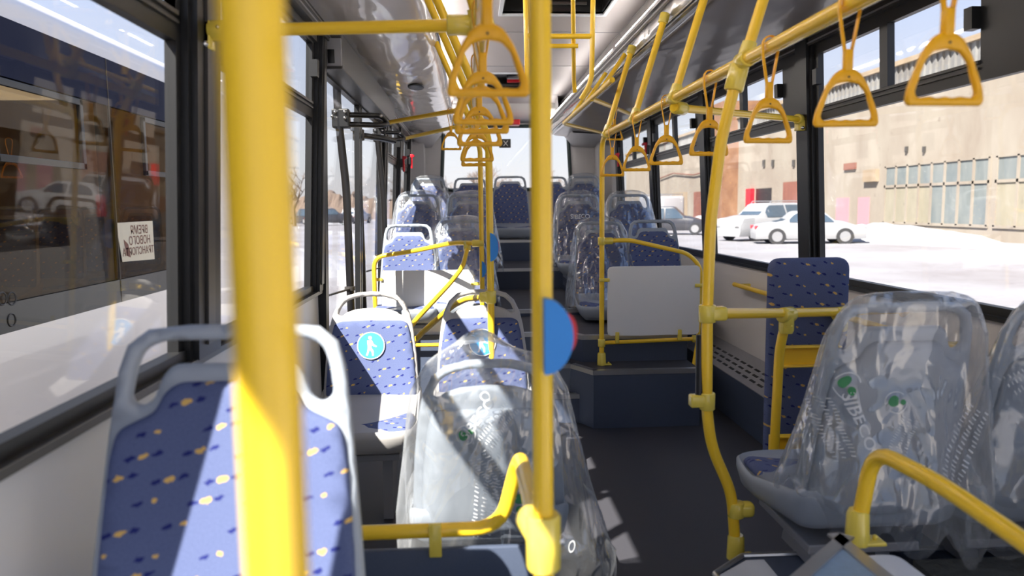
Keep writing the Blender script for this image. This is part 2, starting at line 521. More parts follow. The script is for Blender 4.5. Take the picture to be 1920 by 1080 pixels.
def plate(bm, outer, holes=(), t=0.03, rr=0.012, step=0.025, fmap=None, front=None, back=None):
    """rounded plate with a free outline; fmap(u, v, w) gives the 3D point; uv = (u, v) in metres"""
    front = t / 2 if front is None else front
    back = t / 2 if back is None else back
    loops = [resample(outer, step)] + [resample(h, step) for h in holes]
    segs = []
    pts, edges = [], []
    for lp in loops:
        s = len(pts)
        pts += [Vector(p) for p in lp]
        for i in range(len(lp)):
            edges.append((s + i, s + (i + 1) % len(lp)))
    segs = [(pts[a].copy(), pts[b].copy()) for a, b in edges]

    def dist(p):
        best = 9
        for a, b in segs:
            ab = b - a
            tt = max(0, min(1, (p - a).dot(ab) / max(ab.length_squared, 1e-12)))
            d = (a + ab * tt - p).length_squared
            if d < best: best = d
        return math.sqrt(best)

    def ok(p): return inside(p, loops[0]) and not any(inside(p, h) for h in loops[1:])
    first = 0
    for lp in loops:
        m_ = len(lp)
        q0 = [Vector(p) for p in lp]
        for fr in (0.07, 0.25, 0.55, 1.0):
            for i in range(m_):
                if fr > 0.5 and i % 2: continue
                d = (q0[(i + 1) % m_] - q0[i - 1])
                if d.length < 1e-9: continue
                nrm = Vector((-d.y, d.x)).normalized()
                for sgn in (1, -1):
                    q = q0[i] + nrm * sgn * rr * fr
                    if ok(q) and dist(q) > rr * fr * 0.80: pts.append(q)
    xs = [p.x for p in pts]; ys = [p.y for p in pts]
    ny = int((max(ys) - min(ys)) / step) + 1; nx_ = int((max(xs) - min(xs)) / step) + 1
    for i in range(nx_ + 1):
        for j in range(ny + 1):
            q = Vector((min(xs) + (i + 0.5 * (j % 2)) * step, min(ys) + j * step))
            if ok(q) and dist(q) > rr * 1.4: pts.append(q)
    vo, eo, fo, *_ = delaunay_2d_cdt(pts, edges, [], 0, 1e-6)
    uvl = bm.loops.layers.uv.verify()
    hs = []
    for p in vo:
        d = dist(p)
        hs.append(math.sqrt(max(0, 1 - (1 - min(d / rr, 1)) ** 2)))
    fmap = fmap or (lambda u, v, w: (u, w, v))
    fv = [bm.verts.new(fmap(p.x, p.y, front * h)) for p, h in zip(vo, hs)]
    bv = [(fv[i] if hs[i] < 0.02 else bm.verts.new(fmap(p.x, p.y, -back * h))) for i, (p, h) in enumerate(zip(vo, hs))]
    for f in fo:
        c = sum((vo[i] for i in f), Vector((0, 0))) / len(f)
        if not ok(c): continue
        for vs in ([fv[i] for i in f], [bv[i] for i in reversed(f)]):
            try: nf = bm.faces.new(vs)
            except ValueError: continue
            ii = f if vs[0] is fv[f[0]] and vs[1] is fv[f[1]] else list(reversed(f))
            for lo, i in zip(nf.loops, ii): lo[uvl].uv = (vo[i].x, vo[i].y)


def text_mesh(txt, size, ext=0.0, mirror_x=False, bold=0.0):
    cu = bpy.data.curves.new('lettering', 'FONT')
    cu.body = txt; cu.size = size; cu.extrude = ext; cu.offset = bold
    cu.align_x = 'CENTER'; cu.align_y = 'CENTER'; cu.resolution_u = 3
    o = bpy.data.objects.new('lettering', cu)
    COL.objects.link(o)
    me = bpy.data.meshes.new_from_object(o.evaluated_get(bpy.context.evaluated_depsgraph_get()))
    bm = bmesh.new(); bm.from_mesh(me)
    bpy.data.objects.remove(o); bpy.data.curves.remove(cu); bpy.data.meshes.remove(me)
    if mirror_x:
        for v in bm.verts: v.co.x = -v.co.x
    return bm


def print_mat(name, col, a):
    m, t, p = new_mat(name)
    p.inputs['Base Color'].default_value = col; p.inputs['Roughness'].default_value = 0.5; p.inputs['Alpha'].default_value = a
    return m


M['bagprint'] = print_mat('faint_white_print', srgb(240, 243, 245), 0.5)
M['baggreen'] = print_mat('green_bag_print', srgb(10, 125, 62), 0.85)


def fill_glow_mat(name, col, strength):
    m, t, p = new_mat(name)
    p.inputs['Base Color'].default_value = (0.9, 0.9, 0.9, 1)
    p.inputs['Emission Color'].default_value = col
    p.inputs['Emission Strength'].default_value = strength
    return m


M['lamp'] = fill_glow_mat('saloon_light_lens', (1.0, 0.93, 0.87, 1), 15.0)  # emission added only to lift the cabin brightness

# ================================================================== THE BUS SHELL
def wx(s, z, off=0.0):
    """inner x of the side wall at height z (the walls lean in above the sill)"""
    return s * (1.21 - 0.05 * max(0, z - 0.9) + off)


def wbox(bm, s, y0, y1, z0, z1, t0, t1):
    """box lying along a leaning side wall; t0..t1 is the depth towards the cabin"""
    p = []
    for z in (z0, z1):
        for y, t in ((y0, t0), (y0, t1), (y1, t1), (y1, t0)):
            p.append((wx(s, z, -t), y, z))
    quad_box(bm, p)


YF, YB = -0.9, 8.95
# floor: low front part
bm = bmesh.new()
box(bm, -1.22, 1.22, YF, 4.18, -0.1, 0.0); box(bm, 0.79, 1.22, 4.18, 5.1, -0.1, 0.0)
tag(obj('floor', bm, 'floor'), 'dark vinyl bus floor of the low front area', kind='structure')
# rear raised floors; left aisle steps, right partition platform
def platform(name, x0, x1, y0, y1, z0, z1, label):
    bm = bmesh.new()
    box(bm, x0, x1, y0, y1, z0, z1)
    for f in bm.faces:
        if abs(f.normal.z) > 0.9: f.material_index = 1
    bm.normal_update()
    for f in bm.faces: f.material_index = 1 if f.calc_center_median().z > z1 - 1e-4 else 0
    return tag(obj(name, bm, ['riser', 'floor']), label, kind='structure')


def nosing(pts, w=0.035):
    bm = bmesh.new()
    for a, b in zip(pts, pts[1:]):
        a, b = Vector(a), Vector(b)
        d = (b - a).normalized()
        n = Vector((-d.y, d.x, 0)) * w
        up = Vector((0, 0, 0.004))
        quad_box(bm, [a - up, b - up, b + n - up, a + n - up, a + up, b + up, b + n + up, a + n + up])
        dn = Vector((0, 0, -0.022)); k = Vector((-d.y, d.x, 0)) * 0.004
        quad_box(bm, [a - k + dn, b - k + dn, b + dn, a + dn, a - k + up, b - k + up, b + up, a + up])
    return tag(obj('trim', bm, 'alu'), kind='structure')


EDGE = 4.20
# lower step sits in a notch of the platform
def prism(name, poly, z0, z1, mats, label):
    bm = bmesh.new()
    a = [bm.verts.new((x, y, z0)) for x, y in poly]; b = [bm.verts.new((x, y, z1)) for x, y in poly]
    n = len(poly)
    bm.faces.new(a[::-1]); f = bm.faces.new(b); f.material_index = 1
    for i in range(n):
        bm.faces.new((a[i], a[(i + 1) % n], b[(i + 1) % n], b[i]))
    return tag(obj(name, bm, mats), label, kind='structure')


pc = at(1113, 697, Z=0.326); pb = at(1070, 684, Z=0.326)
prism('floor', [(pc.x, pc.y), (0.79, pc.y), (0.79, YB), (-0.46, YB), (-0.46, 4.85), (pb.x, pb.y + 0.02), (pb.x, pb.y)], 0.0, 0.326, ['riser', 'floor'], 'raised dark floor behind the white partition')
st = at(1112, 752, Z=0.163)
prism('floor', [(-0.46, EDGE), (st.x, EDGE - 0.01), (st.x, 4.9), (-0.46, 4.9)], 0.0, 0.163, ['riser', 'floor'], 'lower aisle step with metal edge')
prism('floor', [(-1.22, 4.95), (-0.46, 4.95), (-0.46, YB), (-1.22, YB)], 0.0, 0.40, ['riser', 'floor'], 'raised dark floor behind the door')
prism('floor', [(-1.22, 4.18), (-0.46, 4.18), (-0.46, 4.95), (-1.22, 4.95)], -0.1, 0.0, ['riser', 'floor'], 'door well floor')
nosing([(pb.x - 0.35, pb.y, 0.328), (pb.x, pb.y, 0.328), (pc.x, pc.y, 0.328), (0.79, pc.y, 0.328)])
nosing([(-0.46, EDGE, 0.165), (st.x, EDGE - 0.01, 0.165)])
# second level
l2 = at(1092, 631, Z=0.48); l2b = at(1062, 624, Z=0.48)
prism('floor', [(-0.46, l2b.y), (l2b.x, l2b.y), (l2.x, l2.y), (0.79, l2.y), (0.79, 5.1), (1.22, 5.1), (1.22, YB), (-0.46, YB)], 0.3, 0.48, ['riser', 'floor'], 'second raised floor level')
nosing([(-0.46, l2b.y, 0.482), (l2b.x, l2b.y, 0.482), (l2.x, l2.y, 0.482), (0.79, l2.y, 0.482)])
prism('floor', [(-1.22, 5.6), (-0.30, 5.6), (-0.30, YB), (-1.22, YB)], 0.4, 0.56, ['riser', 'floor'], 'left seat podium')
prism('floor', [(0.32, 5.75), (1.22, 5.75), (1.22, YB), (0.32, YB)], 0.4, 0.56, ['riser', 'floor'], 'right seat podium')
a3 = at(985, 576, Z=0.52)
prism('floor', [(-0.30, 5.2), (0.32, 5.2), (0.32, YB), (-0.30, YB)], 0.4, 0.52, ['riser', 'floor'], 'third aisle step')
nosing([(-0.30, 5.2, 0.522), (0.32, 5.2, 0.522)])
prism('floor', [(-0.30, 6.55), (0.32, 6.55), (0.32, YB), (-0.30, YB)], 0.4, 0.70, ['riser', 'floor'], 'fourth aisle step')
nosing([(-0.30, 6.55, 0.702), (0.32, 6.55, 0.702)])
prism('floor', [(-1.22, 7.55), (1.22, 7.55), (1.22, YB), (-1.22, YB)], 0.4, 0.906, ['riser', 'floor'], 'podium under the rear seat row')
nosing([(-0.30, 7.55, 0.908), (0.32, 7.55, 0.908)])

# window bays (y0, y1, opening hopper y0, y1, divider)
RIGHT = [(-0.85, 0.55, -0.65, 0.5), (0.63, 2.0, 0.8, 1.95), (2.09, 3.54, 2.38, 3.50), (3.70, 5.12, 3.90, 5.08), (5.27, 6.62, 5.42, 6.58), (6.77, 8.15, 6.9, 8.1)]
LEFT = [(0.98, 1.83, 1.01, 1.80), (2.03, 3.32, 2.06, 3.28), (5.95, 7.05, 6.0, 7.0), (7.18, 8.2, 7.22, 8.15)]
ZS, ZB0, ZB1, ZT, ZC = 0.912, 1.636, 1.703, 1.944, 2.04


def window(n, s, y0, y1, h0, h1):
    bm = bmesh.new()
    T0, T1 = -0.012, 0.014
    wbox(bm, s, y0, y1, ZS - 0.03, ZS, T0, 0.022)                 # bottom rubber
    wbox(bm, s, y0, y1, ZT, ZC + 0.02, T0, T1)                    # top band
    wbox(bm, s, y0, y1, ZB0, ZB1, T0, T1)                         # bar under the sliding vents
    wbox(bm, s, y0, y0 + 0.03, ZS, ZT, T0, T1)
    wbox(bm, s, y1 - 0.03, y1, ZS, ZT, T0, T1)
    wbox(bm, s, y0 + 0.03, h0, ZB1, ZT, T0, T1)
    wbox(bm, s, h1, y1 - 0.03, ZB1, ZT, T0, T1)
    ym = (h0 + h1) / 2
    wbox(bm, s, ym - 0.028, ym + 0.028, ZB1, ZT, T0, T1 + 0.004)
    o = tag(obj('window_%d' % n, bm, 'black'), kind='structure')
    g = bmesh.new()
    for a, b, c, d in ((y0 + 0.03, y1 - 0.03, ZS, ZB0), (h0, ym - 0.028, ZB1, ZT), (ym + 0.028, h1, ZB1, ZT)):
        wbox(g, s, a, b, c, d, -0.004, 0.0)
    obj('glass', g, 'glass', o)
    l = bmesh.new()
    for yy in (h0 + 0.02, h1 - 0.02):
        wbox(l, s, yy - 0.02, yy + 0.02, 1.80, 1.87, T1, T1 + 0.03)
    obj('latch', l, 'black', o)
    t = bmesh.new()
    wbox(t, s, h0, h1, ZB1 - 0.012, ZB1 - 0.002, T1, T1 + 0.008)
    wbox(t, s, h0, h1, ZB1 - 0.03, ZB1 - 0.024, T1, T1 + 0.008)
    obj('track', t, 'seal', o)
    return o


n = 1
for w in LEFT: window(n, -1, *w); n += 1
for w in RIGHT: window(n, 1, *w); n += 1


def side_wall(name, s, bays, m, skip=None):
    bm = bmesh.new()
    spans = [(YF, YB)] if not skip else [(YF, skip[0][0]), (skip[0][1], skip[1][0]), (skip[1][1], YB)]
    for a, b in spans:
        quad_box(bm, [(s * 1.19, a, -0.1), (s * 1.27, a, -0.1), (s * 1.27, b, -0.1), (s * 1.19, b, -0.1),
                      (s * 1.19, a, ZS - 0.03), (s * 1.245, a, ZS - 0.03), (s * 1.245, b, ZS - 0.03), (s * 1.19, b, ZS - 0.03)])
    if skip: wbox(bm, s, YF, 0.54, 2.068, 2.5, -0.03, 0.03)
    wbox(bm, s, 0.54 if skip else YF, YB, ZC, 2.5, -0.03, 0.03)                     # cant rail above the windows
    return tag(obj(name, bm, m), kind='structure')


side_wall('wall_left', -1, LEFT, 'liningL', skip=[(-0.85, 0.80), (3.42, 5.86)])
side_wall('wall_right', 1, RIGHT, 'lining')


def pillars(name, s, ys, m='black'):
    bm = bmesh.new()
    for a, b in ys:
        wbox(bm, s, a, b, ZS - 0.03, ZC, -0.02, 0.03)
        wbox(bm, s, a + 0.02, b - 0.02, ZS - 0.03, ZC, 0.03, 0.045)
    return tag(obj(name, bm, m), kind='structure')


# unseen front door leaves, glass tops set to limit sun on the poles
bm = bmesh.new(); g = bmesh.new()
for a, c, tp in ((-0.84, -0.50, 2.065), (-0.46, -0.06, 2.065), (-0.02, 0.36, 1.98)):
    for q, r in ((a, a + .04), (c - .04, c)): wbox(bm, -1, q, r, 0.0, 2.06, -0.01, 0.02)
    wbox(bm, -1, a, c, 0.0, 0.1, -0.01, 0.02)
    wbox(g, -1, a + .04, c - .04, 0.1, tp, -0.004, 0.0)
    if tp < 2: wbox(bm, -1, a, c, tp, 2.06, -0.01, 0.02)
wbox(bm, -1, 0.36, 0.54, 0.0, 2.04, -0.02, 0.03); wbox(g, -1, 0.54, 0.82, 0.1, 2.035, -0.004, 0.0); wbox(bm, -1, 0.54, 0.80, 0.0, 0.1, -0.01, 0.02)  # unseen post and pane placed to shape the sun band on the nearest seat
dd_ = tag(obj('door_2', bm, 'black'), kind='structure')
obj('glass', g, 'glass', dd_)


pillars('trim_1', 1, [(-0.9, -0.85), (0.55, 0.63), (2.0, 2.09), (3.54, 3.70), (5.12, 5.27), (6.62, 6.77), (8.15, 8.3)])
pillars('trim_2', -1, [(0.82, 0.98), (1.83, 2.03), (3.32, 3.44), (5.80, 5.95), (7.05, 7.18), (8.2, 8.3)])  # first pillar is out of view, placed to shade the nearest seat
# light grey strips on the left pillars
bm = bmesh.new()
for a in (1.9, 3.36, 5.9):
    wbox(bm, -1, a, a + 0.05, ZS, 1.98, 0.045, 0.052)
tag(obj('trim_3', bm, 'seal'), kind='structure')
# sill ledge on the left wall
bm = bmesh.new()
for a, b in ((0.80, 3.42), (5.86, YB)):
    box(bm, -1.20, -1.168, a, b, 0.868, 0.884)
tag(obj('trim_4', bm, 'seal'), kind='structure')
bm = bmesh.new(); box(bm, 1.172, 1.20, YF, YB, 0.868, 0.884)
tag(obj('trim_5', bm, 'black'), kind='structure')
# wall end panels at the rear corners
for i, s in enumerate((-1, 1)):
    bm = bmesh.new()
    wbox(bm, s, 8.3, YB, ZS - 0.03, ZC, -0.02, 0.03)
    box(bm, min(s * 1.0, s * 1.19), max(s * 1.0, s * 1.19), 8.62, YB, 0.9, 2.1)
    tag(obj('wall_corner', bm, 'trimgrey'), kind='structure')

# ceiling
bm = bmesh.new()
Hf = (-0.28, 0.33, 3.85, 4.62)      # front hatch opening
Hr = (-0.31, 0.12, 6.62, 7.62)
box(bm, -0.75, 0.56, YF, Hf[2], 2.40, 2.46)
box(bm, -0.75, Hf[0], Hf[2], Hf[3], 2.40, 2.46); box(bm, Hf[1], 0.56, Hf[2], Hf[3], 2.40, 2.46)
box(bm, -0.75, 0.56, Hf[3], Hr[2], 2.40, 2.46)
box(bm, -0.75, Hr[0], Hr[2], Hr[3], 2.40, 2.46); box(bm, Hr[1], 0.56, Hr[2], Hr[3], 2.40, 2.46)
box(bm, -0.75, 0.56, Hr[3], YB, 2.40, 2.46)
box(bm, -1.3, 1.3, YF, YB + 0.1, 2.60, 2.66)
ceil = tag(obj('ceiling', bm, 'ceil'), kind='structure')
bm = bmesh.new()
for yy in (3.0, 5.1, 6.3, 7.9):
    box(bm, -0.72, 0.54, yy, yy + 0.006, 2.397, 2.401)
own(obj('panel_joint', bm, 'duct'), ceil)


def hatch(x0, x1, y0, y1, label):
    e = empty('roof_hatch', ((x0 + x1) / 2, (y0 + y1) / 2, 2.40), label=label, cat='roof hatch')
    bm = bmesh.new()
    w = 0.022
    for a in ((x0 - w, x1 + w, y0 - w, y0), (x0 - w, x1 + w, y1, y1 + w), (x0 - w, x0, y0, y1), (x1, x1 + w, y0, y1)):
        box(bm, *a, 2.388, 2.41)
    own(obj('frame', bm, 'frost'), e)
    bm = bmesh.new(); box(bm, x0, x1, y0, y1, 2.50, 2.52)
    for a in ((x0, x1, y0, y0 + .01), (x0, x1, y1 - .01, y1), (x0, x0 + .01, y0, y1), (x1 - .01, x1, y0, y1)):
        box(bm, *a, 2.41, 2.51)
    own(obj('hatch_lid', bm, 'hatchblack'), e)
    bm = bmesh.new(); xm = (x0 + x1) / 2
    rbox(bm, xm - 0.02, xm + 0.10, y1 - 0.30, y1 - 0.24, 2.47, 2.50)
    own(obj('instruction_label', bm, 'duct'), e)
    bm = bmesh.new(); rbox(bm, xm - 0.01, xm + 0.12, y1 - 0.16, y1 - 0.10, 2.46, 2.49)
    own(obj('release_handle', bm, 'red'), e)
    bm = bmesh.new(); rbox(bm, xm - 0.16, xm + 0.2, y1 - 0.05, y1 - 0.03, 2.44, 2.46)
    own(obj('latch_bar', bm, 'seal'), e)
    return e


hatch(*Hf, 'large black roof hatch in the white ceiling nearest the camera')
hatch(*Hr, 'smaller black roof hatch with a red handle near the rear window')


def loft(bm, prof, y0, y1, ny=40, closed=False):
    """extrude an x-z profile along the bus; returns nothing"""
    rows = []
    for j in range(ny + 1):
        y = y0 + (y1 - y0) * j / ny
        rows.append([bm.verts.new((x, y, z)) for x, z in prof])
    for a, b in zip(rows, rows[1:]):
        for k in range(len(prof) - 1):
            bm.faces.new((a[k], a[k + 1], b[k + 1], b[k]))


def curve2(pts, r=0.05, n=6):
    return [(p.x, p.y) for p in (Vector((q.x, q.y)) for q in fillet([(x, z, 0) for x, z in pts], r, n))]


# side ducts with glossy film
RP = curve2([(0.57, 2.42), (0.52, 2.385), (0.41, 2.17), (0.45, 2.055), (0.85, 2.02), (1.165, 2.03)], 0.06)
LP = curve2([(-0.76, 2.42), (-0.73, 2.38), (-0.645, 2.17), (-0.69, 2.08), (-0.90, 2.05), (-1.165, 2.07)], 0.06)
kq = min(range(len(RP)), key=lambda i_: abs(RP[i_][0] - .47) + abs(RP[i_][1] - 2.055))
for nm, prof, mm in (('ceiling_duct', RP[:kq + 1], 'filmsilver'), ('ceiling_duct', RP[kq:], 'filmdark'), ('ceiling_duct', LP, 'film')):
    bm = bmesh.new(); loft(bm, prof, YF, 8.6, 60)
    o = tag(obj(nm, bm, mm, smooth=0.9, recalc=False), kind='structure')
    sol = o.modifiers.new('thick', 'SOLIDIFY'); sol.thickness = 0.004
bm = bmesh.new()
for x, z in ((0.418, 2.19), (0.445, 2.062)):
    box(bm, x - 0.004, x + 0.012, YF, 8.55, z - 0.008, z + 0.008)
tag(obj('trim_6', bm, 'blackmetal'), kind='structure')
bm = bmesh.new()
for x, z in ((0.53, 2.392), (0.402, 2.155), (0.436, 2.085)):
    box(bm, x - 0.004, x + 0.008, YF, 8.55, z - 0.005, z + 0.005)
tag(obj('trim_7', bm, 'alu'), kind='structure')
bm = bmesh.new()
for x, z in ((-0.735, 2.385), (-0.650, 2.175)):
    box(bm, x - 0.004, x + 0.008, YF, 8.55, z - 0.006, z + 0.006)
tag(obj('trim_8', bm, 'blackmetal'), kind='structure')
bm = bmesh.new()
box(bm, -1.165, -1.10, 0.8, 8.6, 1.985, 2.045); box(bm, -1.165, -1.13, 0.8, 8.6, 1.955, 1.99)
box(bm, 1.12, 1.165, YF, 8.6, 1.99, 2.035)
tag(obj('trim_9', bm, 'seal'), kind='structure')
bm = bmesh.new()
box(bm, -1.102, -1.096, YF, 8.6, 2.0, 2.006); box(bm, -1.102, -1.096, YF, 8.6, 2.022, 2.03); box(bm, 1.115, 1.121, YF, 8.6, 2.0, 2.006)
tag(obj('trim_10', bm, 'alu'), kind='structure')

# rear wall with window
zt, zb, xl, xr = 2.19, 1.45, -0.82, 0.72
bm = bmesh.new()
yb0, yb1 = YB - 0.25, YB
outer = [(-1.19, 0.5), (1.19, 0.5), (1.15, 2.45), (-1.15, 2.45)]
hole = smooth_loop([(xl, zb), (xr, zb), (xr - 0.04, zt), (xl + 0.04, zt)], 6, 0.12)
vo, eo, fo, *_ = delaunay_2d_cdt([Vector(p) for p in outer + hole], [(i, (i + 1) % 4) for i in range(4)] + [(4 + i, 4 + (i + 1) % len(hole)) for i in range(len(hole))], [], 0, 1e-6)
vv = [bm.verts.new((p.x, YB, p.y)) for p in vo]
for f in fo:
    c = sum((vo[i] for i in f), Vector((0, 0))) / len(f)
    if not inside(c, hole): bm.faces.new([vv[i] for i in f])
ext = bmesh.ops.extrude_face_region(bm, geom=bm.faces[:])
bmesh.ops.translate(bm, verts=[v for v in ext['geom'] if isinstance(v, bmesh.types.BMVert)], vec=(0, 0.1, 0))
tag(obj('wall_back', bm, 'trimgrey'), kind='structure')
bm = bmesh.new()
tube(bm, [(x, YB - 0.005, z) for x, z in hole], 0.022, 8, closed=True)
wb = tag(obj('window_20', bm, 'gasket', smooth=1.0), kind='structure')
bm = bmesh.new(); box(bm, xl - 0.02, xr + 0.02, YB + 0.04, YB + 0.046, zb - 0.02, zt + 0.02)
obj('glass', bm, 'glass', wb)
# sloped grey bulkhead between ceiling and rear window
bm = bmesh.new()
loft_p = [(8.55, 2.41), (8.72, 2.30), (YB + 0.01, 2.24)]
a = [[bm.verts.new((x, y, z)) for y, z in loft_p] for x in (-1.1, -0.7, 0.5, 1.1)]
for p, q in zip(a, a[1:]):
    for k in range(2): bm.faces.new((p[k], q[k], q[k + 1], p[k + 1]))
o = tag(obj('ceiling_bulkhead', bm, 'trimgrey', smooth=1.0), kind='structure')
o.modifiers.new('t', 'SOLIDIFY').thickness = 0.02
for s, x0 in ((-1, -0.66), (1, 0.47)):
    bm = bmesh.new()     # curved grey end caps of the ducts
    pr = [(s * 1.165, 2.07), (s * 1.0, 2.0), (x0 + s * 0.15, 2.02), (x0, 2.2), (x0 - 0.02 * s, 2.42)]
    rows = []
    for y, k in ((8.0, 0.0), (8.3, 0.02), (8.6, 0.08), (YB, 0.2)):
        rows.append([bm.verts.new((x + s * k * 0.6, y, z - k * 0.35 if i < 4 else z)) for i, (x, z) in enumerate(pr)])
    for p, q in zip(rows, rows[1:]):
        for k in range(4): bm.faces.new((p[k], p[k + 1], q[k + 1], q[k]))
    tag(obj('ceiling_corner', bm, 'trimgrey', smooth=1.2), kind='structure')

# heater duct along the right wall
dk = bmesh.new()
quad_box(dk, [(1.01, 2.0, 0.0), (1.19, 2.0, 0.0), (1.19, 5.08, 0.0), (1.01, 5.08, 0.0), (1.01, 2.0, 0.255), (1.19, 2.0, 0.34), (1.19, 5.08, 0.34), (1.01, 5.08, 0.255)])
dct = tag(obj('heater_duct', dk, 'riser'), 'long low floor duct along the right wall with slotted grey top', 'heater')
bm = bmesh.new(); sl = bmesh.new()
def dz(x): return 0.255 + (x - 1.01) * 0.085 / 0.18
quad_box(bm, [(1.005, 2.0, dz(1.005) + .001), (1.188, 2.0, dz(1.188) + .001), (1.188, 5.07, dz(1.188) + .001), (1.005, 5.07, dz(1.005) + .001), (1.005, 2.0, dz(1.005) + .006), (1.188, 2.0, dz(1.188) + .006), (1.188, 5.07, dz(1.188) + .006), (1.005, 5.07, dz(1.005) + .006)])
obj('duct_cover', bm, 'duct', dct)
for r, x in enumerate((1.04, 1.075, 1.11)):
    y = 2.05 + 0.05 * (r % 2)
    while y < 4.98:
        quad_box(sl, [(x, y, dz(x) + .0055), (x + .012, y, dz(x + .012) + .0055), (x + .012, y + .07, dz(x + .012) + .0055), (x, y + .07, dz(x) + .0055),
                      (x, y, dz(x) + .0075), (x + .012, y, dz(x + .012) + .0075), (x + .012, y + .07, dz(x + .012) + .0075), (x, y + .07, dz(x) + .0075)])
        y += 0.11
obj('vent_slot', sl, 'black', dct)['kind'] = 'stuff'

# ================================================================== FRONT PODIUMS (wheel arches under the nearest seats)
# right: low plate with chamfered corner, and a higher box with aluminium edges
p1 = at(1340, 1078, Z=0.257); p2 = at(1392, 1044, Z=0.257); p3 = at(1500, 1036, Z=0.257)
ply = [(p1.x, p1.y), (p1.x, 0.2), (1.18, 0.2), (1.18, p2.y), (p2.x, p2.y)]
e = empty('wheel_arch_cover', (0.9, 1.9, 0.0), label='low pale cover plate under the right poles with a metal edge strip', cat='floor cover')
bm = bmesh.new()
def prismbm(bm, poly, z0, z1):
    a = [bm.verts.new((x, y, z0)) for x, y in poly]; b = [bm.verts.new((x, y, z1)) for x, y in poly]
    bm.faces.new(a[::-1]); bm.faces.new(b)
    for i in range(len(poly)): bm.faces.new((a[i], a[(i + 1) % len(poly)], b[(i + 1) % len(poly)], b[i]))
prismbm(bm, ply, 0.0, 0.257)
own(obj('plinth', bm, 'riser'), e)
bm = bmesh.new()
prismbm(bm, [(p1.x + .01, p1.y - .01), (p1.x + .01, 1.0), (p1.x + 0.16, 1.0), (p2.x + 0.05, p2.y - .03), (p2.x, p2.y - .03)], 0.257, 0.262)
own(obj('cover_plate', bm, 'frost'), e)
bm = bmesh.new()
for a_, b_ in (((p1.x, p1.y), (p2.x, p2.y)), ((p2.x, p2.y), (1.18, p2.y)), ((p1.x, p1.y), (p1.x, 0.4))):
    a_, b_ = Vector((*a_, 0.26)), Vector((*b_, 0.26))
    tube(bm, [a_, b_], 0.008, 8)
own(obj('edge_strip', bm, 'alu'), e)

zb_ = 0.565
ap = at(1575, 1003, Z=zb_); q1 = at(1440, 1120, Z=zb_); q2 = at(1730, 1130, Z=zb_)
e = empty('wheel_arch_box', (ap.x, ap.y - 0.2, 0.262), label='light blue box with aluminium corner edges under the right foreground rail', cat='wheel arch box')
bm = bmesh.new()
d1 = (q1 - ap).normalized(); d2 = (q2 - ap).normalized()
far1 = ap + d1 * 0.5; far2 = ap + d2 * 0.5
prismbm(bm, [(ap.x, ap.y), (far1.x, far1.y), ((far1 + far2 - ap).x, (far1 + far2 - ap).y), (far2.x, far2.y)], 0.262, zb_)
own(obj('box_cover', bm, 'chassis'), e)
for d in (d1, d2):
    bm = bmesh.new()
    a_ = ap; b_ = ap + d * 0.5
    n_ = Vector((-d.y, d.x, 0)) * (0.028 if d is d1 else -0.028)
    up = Vector((0, 0, 0.005))
    for aa, bb in (((0, 0, 0), n_),):
        quad_box(bm, [a_, b_, b_ + n_, a_ + n_, a_ + up, b_ + up, b_ + n_ + up, a_ + n_ + up])
    own(obj('corner_strip', bm, 'alu'), e)
# darker ribbed step plate and frosted cover to the right of it
c = at(1607, 1010, Y=1.50)
e = empty('frosted_cover', (ap.x + .05, ap.y - .05, 0.262), label='small rounded frosted white cover beside the light blue box', cat='cover')
nr = Vector((-d2.y, d2.x, 0))
if nr.x < 0: nr = -nr
bm = bmesh.new()
lo = smooth_loop([(v_.x, v_.y) for v_ in (ap + nr * .032, ap + nr * .125 - d2 * .0, ap + nr * .125 + d2 * .4, ap + nr * .032 + d2 * .4)], 4, 0.03)
prismbm(bm, lo, 0.262, c.z - 0.012)
own(obj('cover', bm, 'frost'), e)
bm = bmesh.new()
c1 = at(1712, 1050, Z=0.34)
box(bm, c1.x, 1.17, c1.y - 0.5, c1.y - 0.0, 0.262, 0.34)
tag(obj('ribbed_step_plate', bm, 'diamond'), 'dark patterned step plate at the right foot of the bagged seats', 'step plate')

# left: podium under the nearest seat, dark carpet top
e = empty('seat_podium', (-0.8, 1.3, 0.0), label='low dark podium under the left foreground seats', cat='podium')
bm = bmesh.new(); box(bm, -1.18, -0.36, 0.1, 1.75, 0.0, 0.24)
own(obj('plinth', bm, 'riser'), e)
c = at(975, 1050, Z=0.50)
e = empty('light_blue_cover', (-0.45, 1.2, 0.24), label='rounded light blue plastic cover beneath the centre pole', cat='cover')
bm = bmesh.new()
rbox(bm, -0.52, -0.36, 0.9, 1.30, 0.24, 0.55, 0.045, 4)
own(obj('cover', bm, 'chassis', smooth=0.8), e)

# glowing strips added on both ceiling ducts to brighten the cabin
for s_, xa, xb in ((1, 0.455, 0.443), (-1, -0.681, -0.669)):
    for k in range(5):
        y0_ = YF + 0.1 + k * 1.92
        bm = bmesh.new()
        quad_box(bm, [(xa, y0_, 2.240), (xb, y0_, 2.240), (xb, y0_ + 1.8, 2.240), (xa, y0_ + 1.8, 2.240), (xa + 0.008 * s_, y0_, 2.262), (xb + 0.008 * s_, y0_, 2.262), (xb + 0.008 * s_, y0_ + 1.8, 2.262), (xa + 0.008 * s_, y0_ + 1.8, 2.262)])
        side_ = 'right' if s_ > 0 else 'left'
        tag(obj('ceiling_light', bm, 'lamp'), 'thin lit strip along the top edge of the %s ceiling duct' % side_, 'light', 'thin lit strips along the %s ceiling duct' % side_)

# ================================================================== SEATS
LEAN = math.radians(12)
SB, CB = math.sin(LEAN), math.cos(LEAN)


